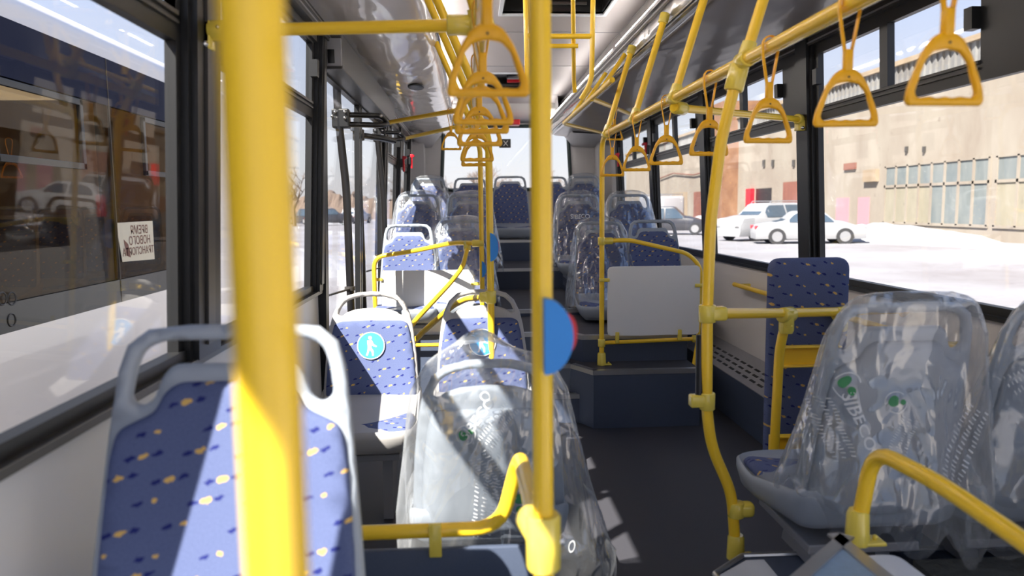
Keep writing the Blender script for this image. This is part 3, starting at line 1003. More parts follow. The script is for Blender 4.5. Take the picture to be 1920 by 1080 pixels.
def back_map(L, curve=0.35, base=0.40):
    """t is measured down from the hoop top; local seat faces -Y"""
    def f(u, t, w):
        v = L - t
        w2 = w + curve * u * u
        return (u, v * SB - w2 * CB, base + v * CB + w2 * SB)
    return f


A_OUT = mirror([(0, 0), (.07, 0.0), (.13, .006), (.160, .03), (.172, .07), (.182, .16), (.196, .32), (.206, .46), (.208, .56), (.19, .605), (0, .61)])
A_HOLE = smooth_loop([(-.108, .024), (.108, .024), (.135, .036), (.146, .065), (.153, .112), (.136, .124), (.118, .112), (.108, .078), (.092, .060), (-.092, .060), (-.108, .078), (-.118, .112), (-.136, .124), (-.153, .112), (-.146, .065), (-.135, .036)], 3, 0.012)
A_PAD = smooth_loop(mirror([(0, .088), (.080, .088), (.102, .105), (.112, .132), (.140, .145), (.166, .158), (.176, .20), (.186, .34), (.194, .48), (.190, .57), (0, .58)]), 3, 0.015)
B_OUT = mirror([(0, 0), (.06, .003), (.11, .018), (.145, .05), (.168, .10), (.182, .16), (.196, .28), (.205, .42), (.205, .51), (.18, .545), (0, .55)])
B_HOLE = smooth_loop(mirror([(0, .022), (.055, .025), (.10, .038), (.128, .065), (.143, .10), (.128, .108), (.110, .092), (.07, .078), (0, .072)]), 3, 0.008)
B_PAD = smooth_loop(mirror([(0, .128), (.135, .132), (.160, .145), (.172, .20), (.186, .30), (.194, .42), (.190, .515), (0, .52)]), 3, 0.012)


def make_seat(kind, label, group=None, leg_h=0.36, lower=True, grey='seatgrey'):
    e = empty('bus_seat', label=label, cat='seat', group=group)
    L, out, hole, pad = (.60, A_OUT, A_HOLE, A_PAD) if kind == 'A' else (.53, B_OUT, B_HOLE, B_PAD)
    fm = back_map(L)
    bm = bmesh.new()
    plate(bm, out, [hole], 0.03, 0.011, 0.028, fm, 0.015, 0.015)
    obj('back_shell', bm, grey, e, smooth=0)
    bm = bmesh.new()
    plate(bm, pad, [], 0.03, 0.012, 0.03, lambda u, t, w: fm(u, t, w + 0.012), 0.016, 0.006)
    obj('back_pad', bm, 'fabric', e, smooth=0)
    # bulging rear cover of the shell
    bm = bmesh.new()
    rear = [(x * 0.93, .14 + (y - .14) * 0.97) for x, y in pad]
    plate(bm, rear, [], 0.04, 0.05, 0.035, lambda u, t, w: fm(u, t, w - 0.012), 0.0, 0.045)
    obj('rear_cover', bm, grey, e, smooth=0)
    # cushion
    co = smooth_loop([(-.20, .02), (.20, .02), (.205, -.30), (.19, -.41), (.12, -.435), (-.12, -.435), (-.19, -.41), (-.205, -.30)], 4, 0.04)
    def cm(u, v, w):
        drop = -0.035 * max(0, (-v - .30) / .13) ** 2 + 0.03 * (u / .2) ** 2 * 0.6
        return (u, v, 0.405 + w + drop + 0.02 * (-v / .43))
    bm = bmesh.new(); plate(bm, co, [], 0.04, 0.03, 0.035, cm, 0.028, 0.01)
    obj('seat_cushion', bm, 'fabric', e, smooth=0)
    # pan: thick grey tub whose sides rise towards the back
    bm = bmesh.new()
    lo = smooth_loop([(-.215, .06), (.215, .06), (.222, -.30), (.205, -.425), (.13, -.452), (-.13, -.452), (-.205, -.425), (-.222, -.30)], 4, 0.045)
    N_ = len(lo)
    rings = []
    for sc, z in ((0.70, 0.325), (0.86, 0.330), (0.95, 0.352), (1.0, 0.395), (1.0, 0.418), (0.97, 0.425), (0.93, 0.415)):
        ring = []
        for x, y in lo:
            yy = (y + .18) * sc - .18
            rise = 0.085 * max(0, min(1, (yy + 0.15) / .19)) if z > 0.36 else 0.07 * max(0, min(1, (yy + 0.36) / .38))
            zz = z + rise + 0.02 * (-y / .43) - (0 if z > .35 else 0.0) + (0.05 * max(0, (-yy - .2) / .25) if z < 0.33 else 0)
            ring.append(bm.verts.new((x * sc, yy, zz)))
        rings.append(ring)
    for a, b in zip(rings, rings[1:]):
        for k in range(N_): bm.faces.new((a[k], a[(k + 1) % N_], b[(k + 1) % N_], b[k]))
    bm.faces.new(rings[0][::-1]); bm.faces.new(rings[-1])
    obj('seat_pan', bm, grey, e, smooth=1.0)
    if leg_h > 0:
        bm = bmesh.new()
        rbox(bm, -.15, .15, -.36, -.02, 0.305, 0.33, 0.004)
        for s in (-1, 1):
            quad_box(bm, [(s * .09 - .02, -.28, 0.27 - leg_h), (s * .09 + .02, -.28, 0.27 - leg_h), (s * .09 + .02, -.08, 0.27 - leg_h), (s * .09 - .02, -.08, 0.27 - leg_h),
                          (s * .09 - .02, -.25, 0.31), (s * .09 + .02, -.25, 0.31), (s * .09 + .02, -.10, 0.31), (s * .09 - .02, -.10, 0.31)])
        obj('pedestal', bm, 'duct', e)
    return e


def place(e, x, y, z, rz=0.0):
    e.location = (x, y, z); e.rotation_euler = (0, 0, rz)
    return e


# ------------------------------------------------------------------ plastic bags
def bag_bm(H, seed, zl_back, zl_front, flare=0.03, peak=0.02, wide=0.0, side=0.0, seg=120, rows=70, bot=0.0):
    """loose film sleeve over a seat back; local seat frame (faces -Y)"""
    bm = bmesh.new()
    sv = Vector((seed * 7.3, seed * 3.1, seed * 1.7))
    rings = []
    L = H - 0.40
    for j in range(rows + 1):
        q = j / rows
        ring = []
        for i in range(seg):
            th = 2 * math.pi * i / seg
            cx, sy = math.cos(th), math.sin(th)          # sy<0: front of seat
            fr = max(0.0, -sy)
            zl = zl_back * (1 - fr) + zl_front * fr + 0.03 * noise.noise(Vector((cx * 2, sy * 2, 3)) + sv)
            zt_ = H + 0.012
            z = zt_ - (zt_ - zl) * q
            d = max(0.0, zt_ - z)
            # half width following the hoop
            tpr = min(1, d / 0.10)
            a = 0.155 * math.sqrt(max(0.0, 1 - (1 - tpr) ** 2)) if kindless(H) else 0
            a = (0.13 + 0.045 * tpr ** 0.7) + min(0.05, 0.09 * d) + wide * q
            b = 0.022 + min(0.13, 0.30 * d * (0.35 + 0.65 * q)) + flare * q * q
            if q < 0.06:
                k = math.sqrt(max(0.0, 1 - (1 - q / 0.06) ** 2))
                a *= 0.72 + 0.28 * k; b *= 0.25 + 0.75 * k
            n_ = 3.2
            r = (abs(cx) ** n_ + abs(sy) ** n_) ** (-1 / n_)
            x = a * cx * r; yv = b * sy * r
            v = min(L, max(-0.1, (z - 0.40) / CB))
            yc = v * SB + (0.012 - 0.03 * q)
            # long folds running down from the hoop, stronger lower down
            fold = 0.0
            for kk, (fq, am) in enumerate(((3.0, .030), (7.0, .016), (15.0, .007))):
                nn = noise.noise(Vector((cx * fq * .35, sy * fq * .35, z * fq * 0.28 + kk * 5)) + sv)
                fold += am * (1 - 2 * abs(nn))
            amp = (0.25 + 0.9 * q)
            x += cx * fold * amp * 0.6 + side * q * q
            yv += sy * fold * amp
            zz = z + peak * math.exp(-((x - 0.02) / 0.07) ** 2) * math.exp(-(q / 0.12) ** 2)
            if q > 0.8:
                zz += bot * (q - 0.8) / 0.2 * noise.noise(Vector((cx * 3, sy * 3, 9)) + sv)
            ring.append(bm.verts.new((x, yc + yv, zz)))
        rings.append(ring)
    for p, q_ in zip(rings, rings[1:]):
        for k in range(seg): bm.faces.new((p[k], p[(k + 1) % seg], q_[(k + 1) % seg], q_[k]))
    c = Vector((0, 0, 0))
    for v in rings[0]: c += v.co
    c /= seg
    cv = bm.verts.new(c + Vector((0, 0, 0.004)))
    for k in range(seg): bm.faces.new((rings[0][k], cv, rings[0][(k + 1) % seg]))
    return bm


def kindless(H): return False


def project_print(bag, bm_t, origin, rot, back=True, name='print', m='bagprint', off=0.003):
    """wrap flat lettering onto the film: each vertex is cast onto the bag (local seat frame)"""
    dg = bpy.context.evaluated_depsgraph_get()
    bb = bmesh.new(); bb.from_mesh(bag.data)
    tree = BVHTree.FromBMesh(bb)
    sgn = 1 if back else -1
    cr, sr = math.cos(rot), math.sin(rot)
    bmesh.ops.triangulate(bm_t, faces=bm_t.faces[:])
    if len(bm_t.edges) < 900: bmesh.ops.subdivide_edges(bm_t, edges=[e_ for e_ in bm_t.edges if e_.calc_length() > 0.008], cuts=1)
    for v in bm_t.verts:
        wq = Vector((v.co.x * 14 + origin[0] * 30, v.co.y * 14, origin[1] * 20))
        v.co.x += 0.010 * noise.noise(wq); v.co.y += 0.012 * noise.noise(wq + Vector((9, 4, 2)))
        u = v.co.x * cr - v.co.y * sr; w = v.co.x * sr + v.co.y * cr
        x = origin[0] - sgn * u; z = origin[1] + w      # read from behind the seat: left is +x
        h, nrm, idx, dd = tree.ray_cast(Vector((x, sgn * 1.0, z)), Vector((0, -sgn, 0)))
        if h is None: h = Vector((x, sgn * 0.1, z)); nrm = Vector((0, sgn, 0))
        v.co = h + Vector((0, sgn, 0)) * off
    bb.free()
    return obj(name, bm_t, m, bag)


def swirl(bm, r, part):
    """one of the two green drops of the logo"""
    n_ = 22
    c0 = Vector((-r * 0.30, r * 0.25)) if part == 0 else Vector((r * 0.55, -r * 0.45))
    rad = r * (0.52 if part == 0 else 0.36)
    pts = [c0 + Vector((math.cos(a), math.sin(a))) * rad * (1 + (0.55 * max(0, math.cos(a - 0.6)) ** 3 if part == 0 else 0)) for a in (2 * math.pi * k / n_ for k in range(n_))]
    cv = bm.verts.new((c0.x, c0.y, 0))
    vs = [bm.verts.new((p.x, p.y, 0)) for p in pts]
    for k in range(n_): bm.faces.new((cv, vs[k], vs[(k + 1) % n_]))


def ring2d(bm, r, w, a0=0, a1=2 * math.pi, n_=40):
    vi = [bm.verts.new((math.cos(a0 + (a1 - a0) * k / n_) * (r - w), math.sin(a0 + (a1 - a0) * k / n_) * (r - w), 0)) for k in range(n_ + 1)]
    vo_ = [bm.verts.new((math.cos(a0 + (a1 - a0) * k / n_) * r, math.sin(a0 + (a1 - a0) * k / n_) * r, 0)) for k in range(n_ + 1)]
    for k in range(n_): bm.faces.new((vi[k], vi[k + 1], vo_[k + 1], vo_[k]))


def strokes(size):
    """rows of tiny unreadable white marks under the logo"""
    bm = bmesh.new(); rg = random.Random(int(size * 1e4))
    for row in range(3):
        x = -size * 1.5
        while x < size * 1.5:
            w_ = size * rg.uniform(.05, .13); h_ = size * rg.uniform(.16, .26)
            y = -row * size * .42; k = size * .05
            vs = [bm.verts.new((x, y, 0)), bm.verts.new((x + k, y, 0)), bm.verts.new((x + k + w_ * .5, y + h_, 0)), bm.verts.new((x + w_ * .5, y + h_, 0))]
            bm.faces.new(vs)
            x += w_ + size * .09
    return bm


def make_bag(bm, label, prints=(), group=None):
    b = tag(obj('plastic_bag', bm, 'bag', smooth=0, recalc=False), label, 'plastic bag', group)
    for (kind, ox, oz, rot, size, back) in prints:
        if kind == 'text':
            project_print(b, text_mesh('SIBECO', size, bold=size * 0.012), (ox, oz), rot, back)
        elif kind == 'small':
            t = strokes(size)
            project_print(b, t, (ox, oz), rot, back)
        elif kind == 'logo':
            for pt in (0, 1):
                t = bmesh.new(); swirl(t, size, pt)
                project_print(b, t, (ox, oz), rot, back, 'logo', 'baggreen')
            t = bmesh.new(); ring2d(t, size * 1.25, size * 0.1, 0.2, 2.6)
            project_print(b, t, (ox, oz), rot, back)
            t = bmesh.new(); ring2d(t, size * 1.25, size * 0.1, 3.4, 5.6)
            project_print(b, t, (ox, oz), rot, back)
        elif kind == 'ring':
            t = bmesh.new(); ring2d(t, size, size * 0.3)
            project_print(b, t, (ox, oz), rot, back)
    return b


# --- nearest seat, facing the camera
G_A = 'high-back seats facing the front'
s1 = place(make_seat('A', 'unwrapped blue seat in sunlight at the left behind the nearest pole', leg_h=0.113), -0.862, 1.055, 0.085)
# --- low-back pair facing the camera, with stickers
def sticker(parent, L=.53, t0=.24):
    fm = back_map(L)
    bm = bmesh.new()
    n_ = 40
    R_ = 0.060
    cs = []
    def P(u, t, w=0.034): return fm(u, t, w)
    cv = bm.verts.new(P(0, t0)); vs = [bm.verts.new(P(math.cos(2 * math.pi * k / n_) * R_, t0 + math.sin(2 * math.pi * k / n_) * R_)) for k in range(n_)]
    for k in range(n_): bm.faces.new((cv, vs[k], vs[(k + 1) % n_]))
    st_ = obj('priority_sticker', bm, 'sticker', parent)
    bm = bmesh.new()
    rr = [bm.verts.new(P(math.cos(2 * math.pi * k / n_) * R_, t0 + math.sin(2 * math.pi * k / n_) * R_, .0345)) for k in range(n_)]
    r2 = [bm.verts.new(P(math.cos(2 * math.pi * k / n_) * (R_ - .004), t0 + math.sin(2 * math.pi * k / n_) * (R_ - .004), .0350)) for k in range(n_)]
    for k in range(n_): bm.faces.new((rr[k], rr[(k + 1) % n_], r2[(k + 1) % n_], r2[k]))
    # figure of a standing person with a cane
    def poly(pp):
        f_ = bm.faces.new([bm.verts.new(P(u, t0 + t, .0352)) for u, t in pp])
    poly([(math.cos(a) * .008 - .004, math.sin(a) * .008 - .034) for a in (k * math.pi / 6 for k in range(12))])
    poly([(-.016, -.022), (.004, -.024), (.012, -.006), (.026, .002), (.023, .007), (.008, .002), (.004, -.004), (.002, .010), (-.014, .012)])
    poly([(-.014, .010), (.002, .008), (.012, .024), (.012, .044), (.005, .044), (.003, .028), (-.006, .018), (-.014, .044), (-.022, .042), (-.016, .026)])
    obj('pictogram', bm, 'white', st_)
    return st_


s2 = place(make_seat('B', 'low rounded seat with blue round sticker next to the left wall', 'pair of low seats with priority stickers', 0.234, grey='seatwarm'), -0.932, 3.20, -0.035)
sticker(s2)
s3 = place(make_seat('B', 'low rounded seat with blue round sticker next to the aisle', 'pair of low seats with priority stickers', 0.234, grey='seatwarm'), -0.448, 3.22, -0.035)
sticker(s3)
# --- bagged low seat facing the rear, beside the centre pole
s4 = place(make_seat('B', 'grey low seat facing the rear inside a large clear bag beside the centre pole', None, 0.218), -0.455, 1.96, -0.05, math.pi)
bmb = bag_bm(0.925, 3, 0.30, 0.46, flare=0.05, peak=0.06, wide=0.045, side=-0.05, bot=0.14)
b4 = make_bag(bmb, 'large crumpled clear bag over the low seat beside the centre pole',
              [('logo', .055, .735, 1.3, .020, True), ('text', .03, .775, 0.9, .036, True), ('small', -.01, .77, 0.9, .040, True), ('logo', -.075, .57, -0.9, .022, True), ('text', -.12, .60, -1.1, .042, True), ('small', -.02, .64, -1.0, .045, True), ('ring', .01, .83, 0, .014, True), ('ring', -.20, .46, 0, .012, True), ('small', .03, .56, 1.45, .05, True)])
place(b4, -0.455, 1.96, -0.05, math.pi)
# --- bagged pair on the right, facing the rear
s5 = place(make_seat('A', 'grey high-back seat in a clear bag facing the rear at the right of the aisle', None, 0.038), 0.525, 1.80, 0.03, math.pi)
b5 = make_bag(bag_bm(1.0, 5, 0.43, 0.50, flare=0.02, peak=0.0, wide=0.005, side=-0.02, bot=0.16),
              'clear printed bag with green logos over the high-back seat at the right',
              [('logo', .155, .80, 0.0, .024, True), ('logo', .045, .76, 0.7, .020, True), ('text', .125, .715, -1.25, .042, True), ('small', .170, .70, -1.2, .048, True), ('small', .04, .68, 1.2, .035, True), ('small', -.10, .67, 1.1, .06, True)])
place(b5, 0.525, 1.80, 0.03, math.pi)
s6 = place(make_seat('A', 'high-back seat in a clear bag next to the right wall at the frame edge', None, 0.038), 0.955, 1.80, 0.03, math.pi)
b6 = make_bag(bag_bm(1.0, 8, 0.38, 0.47, flare=0.03, peak=0.0, wide=0.0, side=0.0, bot=0.09),
              'clear printed bag over the seat next to the right wall at the frame edge', [('text', .10, .88, 0.8, .045, True), ('small', .15, .84, 0.8, .045, True)])
place(b6, 0.955, 1.80, 0.03, math.pi)

# --- rear rows (front-facing). copies of one seat and of one bag
base = make_seat('A', 'x', leg_h=0.30)
def seat_copy(x, y, z, label, group):
    global base
    if not base.get('used'):
        c = base; base['used'] = 1
    else:
        c = copy_tree(base)
    c['label'] = label; c['group'] = group; c['category'] = 'seat'
    return place(c, x, y, z)


bag0 = None
def bag_copy(x, y, z, label, group, k=0):
    key = k
    if key not in BAGS:
        BAGS[key] = make_bag(bag_bm(1.0, 20 + k, 0.34, 0.46, flare=0.03, peak=0.01, wide=0.02, bot=0.06, seg=72, rows=40), label,
                             [('text', 0, .80, 0.0, .05, False), ('logo', .12, .70, 0.3, .012, False)] if k == 0 else [], group)
        c = BAGS[key]
    else:
        c = copy_tree(BAGS[key])
    c['label'] = label; c['group'] = group
    return place(c, x, y, z)


BAGS = {}
CX = -0.495
GR = 'rear bus seats facing the front'
GB = 'clear bags over the rear seats'
rows_ = [
    # px centre, hoop px width reference P, hoop y, label, bagged, bag kind
    (1125, 415, 262, 'blue seat in a bag behind the white partition nearest the aisle', True, 1),
    (1222, 412, 262, 'unwrapped blue seat behind the white partition next to the right wall', False, 0),
    (766, 420, 259, 'unwrapped blue seat behind the left partition next to the wall', False, 0),
    (866, 412, 256, 'blue seat in a bag behind the left partition nearest the aisle', True, 2),
    (1084, 364, 222, 'blue seat with white bag print in the second rear row right of the aisle', True, 0),
    (1178, 364, 222, 'blue seat in the second rear row next to the right wall', True, 2),
    (784, 364, 222, 'bagged seat in sunlight in the second rear row next to the left wall', True, 1),
    (880, 364, 222, 'bagged seat in the second rear row left of the aisle', True, 2),
    (805, 334, 172, 'bagged seat at the left end of the rearmost row', True, 1),
    (881, 333, 172, 'unwrapped seat second from the left in the rearmost row', False, 0),
    (956, 330, 172, 'blue seat in the middle of the rearmost row above the steps', False, 0),
    (1033, 331, 172, 'unwrapped seat second from the right in the rearmost row', False, 0),
    (1094, 330, 172, 'bagged seat at the right end of the rearmost row', True, 1),
]
BL = {}
for r_, q_ in zip([r for r in rows_ if r[4]], ('crumpled clear bag over the aisle seat behind the right white partition', 'thin clear bag over the aisle seat behind the left partition',
        'clear bag with white print in the second rear row right of the aisle', 'clear bag in the second rear row next to the right wall', 'bright sunlit bag in the second rear row next to the left wall',
        'clear bag in the second rear row left of the aisle', 'clear bag at the left end of the rearmost row', 'clear bag at the right end of the rearmost row')):
    BL[r_[3]] = q_
for px, py, P, lb, bg_, k in rows_:
    Yh = F_PX / P
    p = at(px, py, Y=Yh)
    zz = p.z - 0.987
    sx = max(-0.965, min(0.965, p.x))
    seat_copy(sx, Yh - 0.125, zz, lb, GR)
    if bg_:
        bag_copy(max(-0.945, min(0.945, sx)), Yh - 0.125, zz, BL[lb], GB, k)

# ================================================================== YELLOW HANDRAILS
PR = 0.0152
RX, RZ = 0.26, 1.640          # right overhead rail
LX, LZ = -0.462, 1.662        # left overhead rail


def sleeve(bm, c, axis, r=0.021, l=0.05, seg=14):
    r *= 1.12; l *= 1.12
    a = Vector(axis).normalized() * l / 2
    c = Vector(c)
    tube(bm, [c - a, c - a * 0.9, c + a * 0.9, c + a], [r * 0.9, r, r, r * 0.9], seg)


def tee(bm, c, d1, d2, r=0.021):
    """plastic joint: a sleeve along d1 with a stub towards d2"""
    c = Vector(c)
    sleeve(bm, c, d1, r, 0.055)
    d = Vector(d2).normalized()
    tube(bm, [c, c + d * 0.03, c + d * 0.048], [r * 1.05, r * 1.02, r * .95], 14)
    p = Vector(d1).normalized().cross(d)
    for s in (-1, 1):
        ball(bm, c + p * r * 0.98 + d * 0.012 + Vector(d1).normalized() * 0.012 * s, 0.004, seg=6)


def foot(bm, c, r=0.024, h=0.072, side=1):
    c = Vector(c)
    tube(bm, [c, c + Vector((0, 0, h * .9)), c + Vector((0, 0, h))], [r * 1.1, r, r * .85], 14)
    rbox(bm, c.x - 0.02, c.x + 0.055 * side if side > 0 else c.x + 0.02, c.y - 0.022, c.y + 0.022, c.z, c.z + 0.008, 0.002)
    ball(bm, c + Vector((0.04 * side, 0, 0.012)), 0.006, seg=8)


def rail(name, pts, label, cat='handrail', r=PR, bend=0.06, group=None, m='yellow'):
    bm = bmesh.new()
    tube(bm, pts, r, 16, bend)
    e = tag(obj(name, bm, m, smooth=1.0), label, cat, group)
    return e


def part(o, name, fn, m, smooth=0.9):
    bm = bmesh.new(); fn(bm)
    return obj(name, bm, m, o, smooth=smooth)


# --- overhead rail right, with hangers to the duct
hang_R = [2.05, 2.76, 3.43, 4.12]
o = rail('overhead_handrail', [(RX, 0.2, RZ), (RX, 4.20, RZ)], 'long yellow overhead rail on the right of the aisle carrying strap handles', bend=0)
for y in hang_R + [1.2, 0.4]:
    bm = bmesh.new(); tube(bm, [(RX, y, RZ), (0.405, y + 0.02, 2.10)], PR, 14)
    obj('hanger', bm, 'yellow', o, smooth=1.0)
    part(o, 'joint', lambda b: tee(b, (RX, y, RZ), (0, 1, 0), (0.3, 0.0, 1)), 'clamp')
    part(o, 'ceiling_socket', lambda b: sleeve(b, (0.40, y + .02, 2.09), (0.3, 0, 1), 0.02, 0.04), 'clamp')
bm = bmesh.new(); tube(bm, [(RX + 0.010, 0.2, RZ - 0.014), (RX + 0.010, 4.15, RZ - 0.014)], 0.004, 6)
obj('pale_cord', bm, 'clamp', o, smooth=1.0)

# --- overhead rail left, with hangers
o = rail('overhead_handrail', [(LX, 0.75, LZ), (LX, 4.5, LZ)], 'long yellow overhead rail on the left of the aisle carrying strap handles', bend=0)
for y, top in ((1.80, (-0.60, 1.62, 2.20)), (2.75, (-0.655, 2.78, 2.12)), (3.25, (-0.66, 3.27, 2.13)), (4.1, (-0.66, 4.2, 2.14)), (1.0, (-0.62, 1.0, 2.20))):
    bm = bmesh.new(); tube(bm, [(LX, y, LZ), top], PR, 14)
    obj('hanger', bm, 'yellow', o, smooth=1.0)
    part(o, 'joint', lambda b: tee(b, (LX, y, LZ), (0, 1, 0), Vector(top) - Vector((LX, y, LZ))), 'clamp')

# cross rail from the left wall pillar to the overhead rail
a = at(398, 58, Y=1.92); b = at(893, 47, Y=1.80)
o = rail('cross_handrail', [(a.x, a.y, a.z), (LX - 0.01, 1.80, b.z)], 'yellow horizontal bar from the left window pillar to the overhead rail', bend=0)
def fn(bb):
    sleeve(bb, (a.x + .02, a.y, a.z), (1, 0, 0), 0.022, 0.05)
    rbox(bb, a.x - 0.022, a.x + 0.0, a.y - 0.02, a.y + 0.02, a.z - 0.045, a.z + 0.022, 0.004)
part(o, 'wall_bracket', fn, 'clamp')
part(o, 'joint', lambda bb: (ball(bb, (LX, 1.80, b.z), 0.032, 1.1, 1.2, 0.95), sleeve(bb, (LX - .05, 1.80, b.z), (1, 0, 0), 0.021, 0.05)), 'clamp')
part(o, 'bolt', lambda bb: (ball(bb, (a.x - .012, a.y - .022, a.z - .035), 0.009), ball(bb, (a.x + .02, a.y - .024, a.z + .004), 0.006)), 'chrome')

# cross rail on the right to the wall pillar
a = (RX, 2.76, 1.605); b = (1.13, 3.62, 1.655)
o = rail('cross_handrail', [a, b], 'yellow bar from the right overhead rail to the window pillar', bend=0)
part(o, 'joint', lambda bb: sleeve(bb, (RX + .03, 2.79, 1.607), (1, 1, 0), 0.022, 0.06), 'clamp')
def fn(bb):
    sleeve(bb, (1.11, 3.60, 1.654), (1, 1, 0), 0.022, 0.06); rbox(bb, 1.10, 1.15, 3.58, 3.64, 1.60, 1.65, 0.005)
part(o, 'wall_bracket', fn, 'clamp')
part(o, 'bolt', lambda bb: ball(bb, (1.115, 3.575, 1.612), 0.009), 'chrome')

# --- poles
POLES = 'yellow'
def pole(pts, label, bend=0.08, footc=None, r=PR, cat='pole'):
    o = rail('grab_pole', pts, label, cat, r=r, bend=bend)
    if footc: part(o, 'foot_socket', lambda bb: foot(bb, footc), 'clamp')
    return o


x0 = at(488, 388, Y=0.352)
o = pole([(x0.x, 0.352, 0.24), (x0.x, 0.352, 2.4)], 'thick blurred yellow pole nearest the camera', bend=0, footc=(x0.x, 0.352, 0.24))
x0 = at(1015, 388, Y=1.05)
cpx = x0.x
o = pole([(cpx, 1.05, 0.24), (cpx, 1.05, 2.35)], 'vertical yellow pole in the middle of the picture with blue half-round button plate', bend=0, footc=(cpx, 1.05, 0.24))
zc_ = at(1015, 1015, Y=1.05).z
part(o, 'joint', lambda bb: (sleeve(bb, (cpx, 1.05, zc_), (0, 0, 1), 0.023, 0.075), sleeve(bb, (cpx - .01, 1.08, zc_ + 0.01), (-0.2, 1, 0), 0.02, 0.06)), 'clamp')
part(o, 'bolt', lambda bb: ball(bb, (cpx + .026, 1.05, zc_), 0.007), 'chrome')


def half_disc(name, parent, c, r, thick, z0, z1, m, off=0.0):
    """half-round plate bulging towards +x, seen side on"""
    bm = bmesh.new()
    n_ = 24
    pr = [(0, z0)] + [(math.cos(t) * r + off, (z0 + z1) / 2 + math.sin(t) * (z1 - z0) / 2) for t in (-math.pi / 2 + math.pi * k / n_ for k in range(n_ + 1))] + [(0, z1)]
    a_ = [bm.verts.new((c[0] + x, c[1] - thick, z)) for x, z in pr]; b_ = [bm.verts.new((c[0] + x, c[1] + thick, z)) for x, z in pr]
    bm.faces.new(a_); bm.faces.new(b_[::-1])
    for i in range(len(pr)): bm.faces.new((a_[i], a_[(i + 1) % len(pr)], b_[(i + 1) % len(pr)], b_[i]))
    return obj(name, bm, m, parent, smooth=0.6)


bz0, bz1 = at(1040, 692, Y=1.05).z, at(1040, 555, Y=1.05).z
half_disc('button_plate', o, (cpx + 0.0, 1.03, 0), 0.040, 0.018, bz0, bz1, 'blue')
half_disc('stop_button', o, (cpx + 0.034, 1.035, 0), 0.013, 0.010, at(1040, 655, Y=1.05).z, at(1040, 585, Y=1.05).z, 'red', off=0.0)

# main pole on the right: bent at the bottom
Ym = 2.08
path = [at(x, y, Y=Ym) for x, y in ((1388, 140), (1352, 262), (1332, 420), (1326, 590), (1325, 770), (1334, 838), (1372, 925), (1377, 1000), (1379, 1046))]
o = pole([(RX, Ym, RZ)] + path[1:], 'right grab pole bent at top and bottom, joined to the overhead rail', bend=0.05, footc=(path[-1].x, Ym, path[-1].z), r=0.0162)
pcz = at(1326, 588, Y=Ym)
part(o, 'joint', lambda bb: sleeve(bb, Vector(path[1]) + (Vector((RX, Ym, RZ)) - Vector(path[1])) * .80, Vector((RX, Ym, RZ)) - Vector(path[1]), 0.024, 0.065), 'clamp')
part(o, 'joint', lambda bb: (sleeve(bb, pcz, (0, 0, 1), 0.022, 0.045), rbox(bb, pcz.x, pcz.x + 0.055, pcz.y - .02, pcz.y + .02, pcz.z - .02, pcz.z + .02, 0.008, 3)), 'clamp')
pl = at(1326, 752, Y=Ym)
part(o, 'strut_bracket', lambda bb: (sleeve(bb, pl, (0, 0, 1), 0.020, 0.045), rbox(bb, pl.x - 0.052, pl.x, pl.y - .018, pl.y + .018, pl.z - .016, pl.z + .02, 0.006, 3)), 'clamp')
pq = at(1385, 955, Y=Ym)
part(o, 'joint', lambda bb: (sleeve(bb, (pq.x - .008, pq.y, pq.z), (0, 0, 1), 0.022, 0.04), rbox(bb, pq.x - .01, pq.x + .045, pq.y - .02, pq.y + .02, pq.z - .022, pq.z + .022, 0.014, 4)), 'clamp')
# black strut between partition and the bracket
t0, t1 = at(1313, 628, Y=2.10), at(1311, 756, Y=2.08)
o = rail('gas_strut', [t0, t1], 'black vertical tube held in a yellow clamp beside the right pole', 'strut', r=0.012, bend=0, m='black')

# far right pole at the platform edge
pf = at(1128, 690, Y=4.235)
pole([(RX, 4.10, RZ), (pf.x, 4.235, RZ - 0.03), (pf.x, 4.235, 0.33)], 'yellow pole rising from the platform edge at the left of the white partition', bend=0.07, footc=(pf.x, 4.235, 0.328), r=0.0145)

# --- right partition with its rails
def partition(label, c0, c1, Y, mats='panelwhite'):
    bm = bmesh.new()
    p0, p1 = at(*c0, Y=Y), at(*c1, Y=Y)
    lo = smooth_loop([(p0.x, p1.z), (p1.x, p1.z), (p1.x, p0.z), (p0.x, p0.z)], 5, 0.03)
    plate(bm, lo, [], 0.012, 0.004, 0.2, lambda u, v, w: (u, Y - w, v))
    return tag(obj('partition_panel', bm, mats), label, 'partition'), p0, p1


YP = 4.22
o, p0, p1 = partition('white rounded partition panel on yellow brackets right of the aisle', (1139, 500), (1311, 627), YP)
for (bx, by, vert) in ((1133, 525, 0), (1312, 535, 0), (1157, 632, 1), (1274, 627, 1)):
    q = at(bx, by, Y=YP)
    if vert: part(o, 'bracket', lambda bb: rbox(bb, q.x - .011, q.x + .011, YP - .014, YP + .008, q.z - .035, q.z + .03, 0.004), 'clamp')
    else: part(o, 'bracket', lambda bb: rbox(bb, q.x - .03, q.x + .03, YP - .014, YP + .008, q.z - .010, q.z + .010, 0.004), 'clamp')
q = [at(1128, 452, Y=4.235), at(1180, 450, Y=4.26), at(1290, 475, Y=4.3), at(1314, 500, Y=4.3), at(1313, 560, Y=4.3), at(1308, 645, Y=4.25), at(1300, 690, Y=4.235)]
o = rail('guard_rail', [q[0], q[1], q[2]] + [q[3], q[4], q[5], q[6]], 'yellow curved rail over the right white partition', bend=0.05, r=0.0125)
part(o, 'joint', lambda bb: (sleeve(bb, q[0], (0, 0, 1), 0.02, 0.04), sleeve(bb, q[0] + Vector((.035, 0, 0)), (1, 0, 0), 0.018, 0.05)), 'clamp')
q = [at(1128, 643, Y=4.235), at(1305, 635, Y=4.25)]
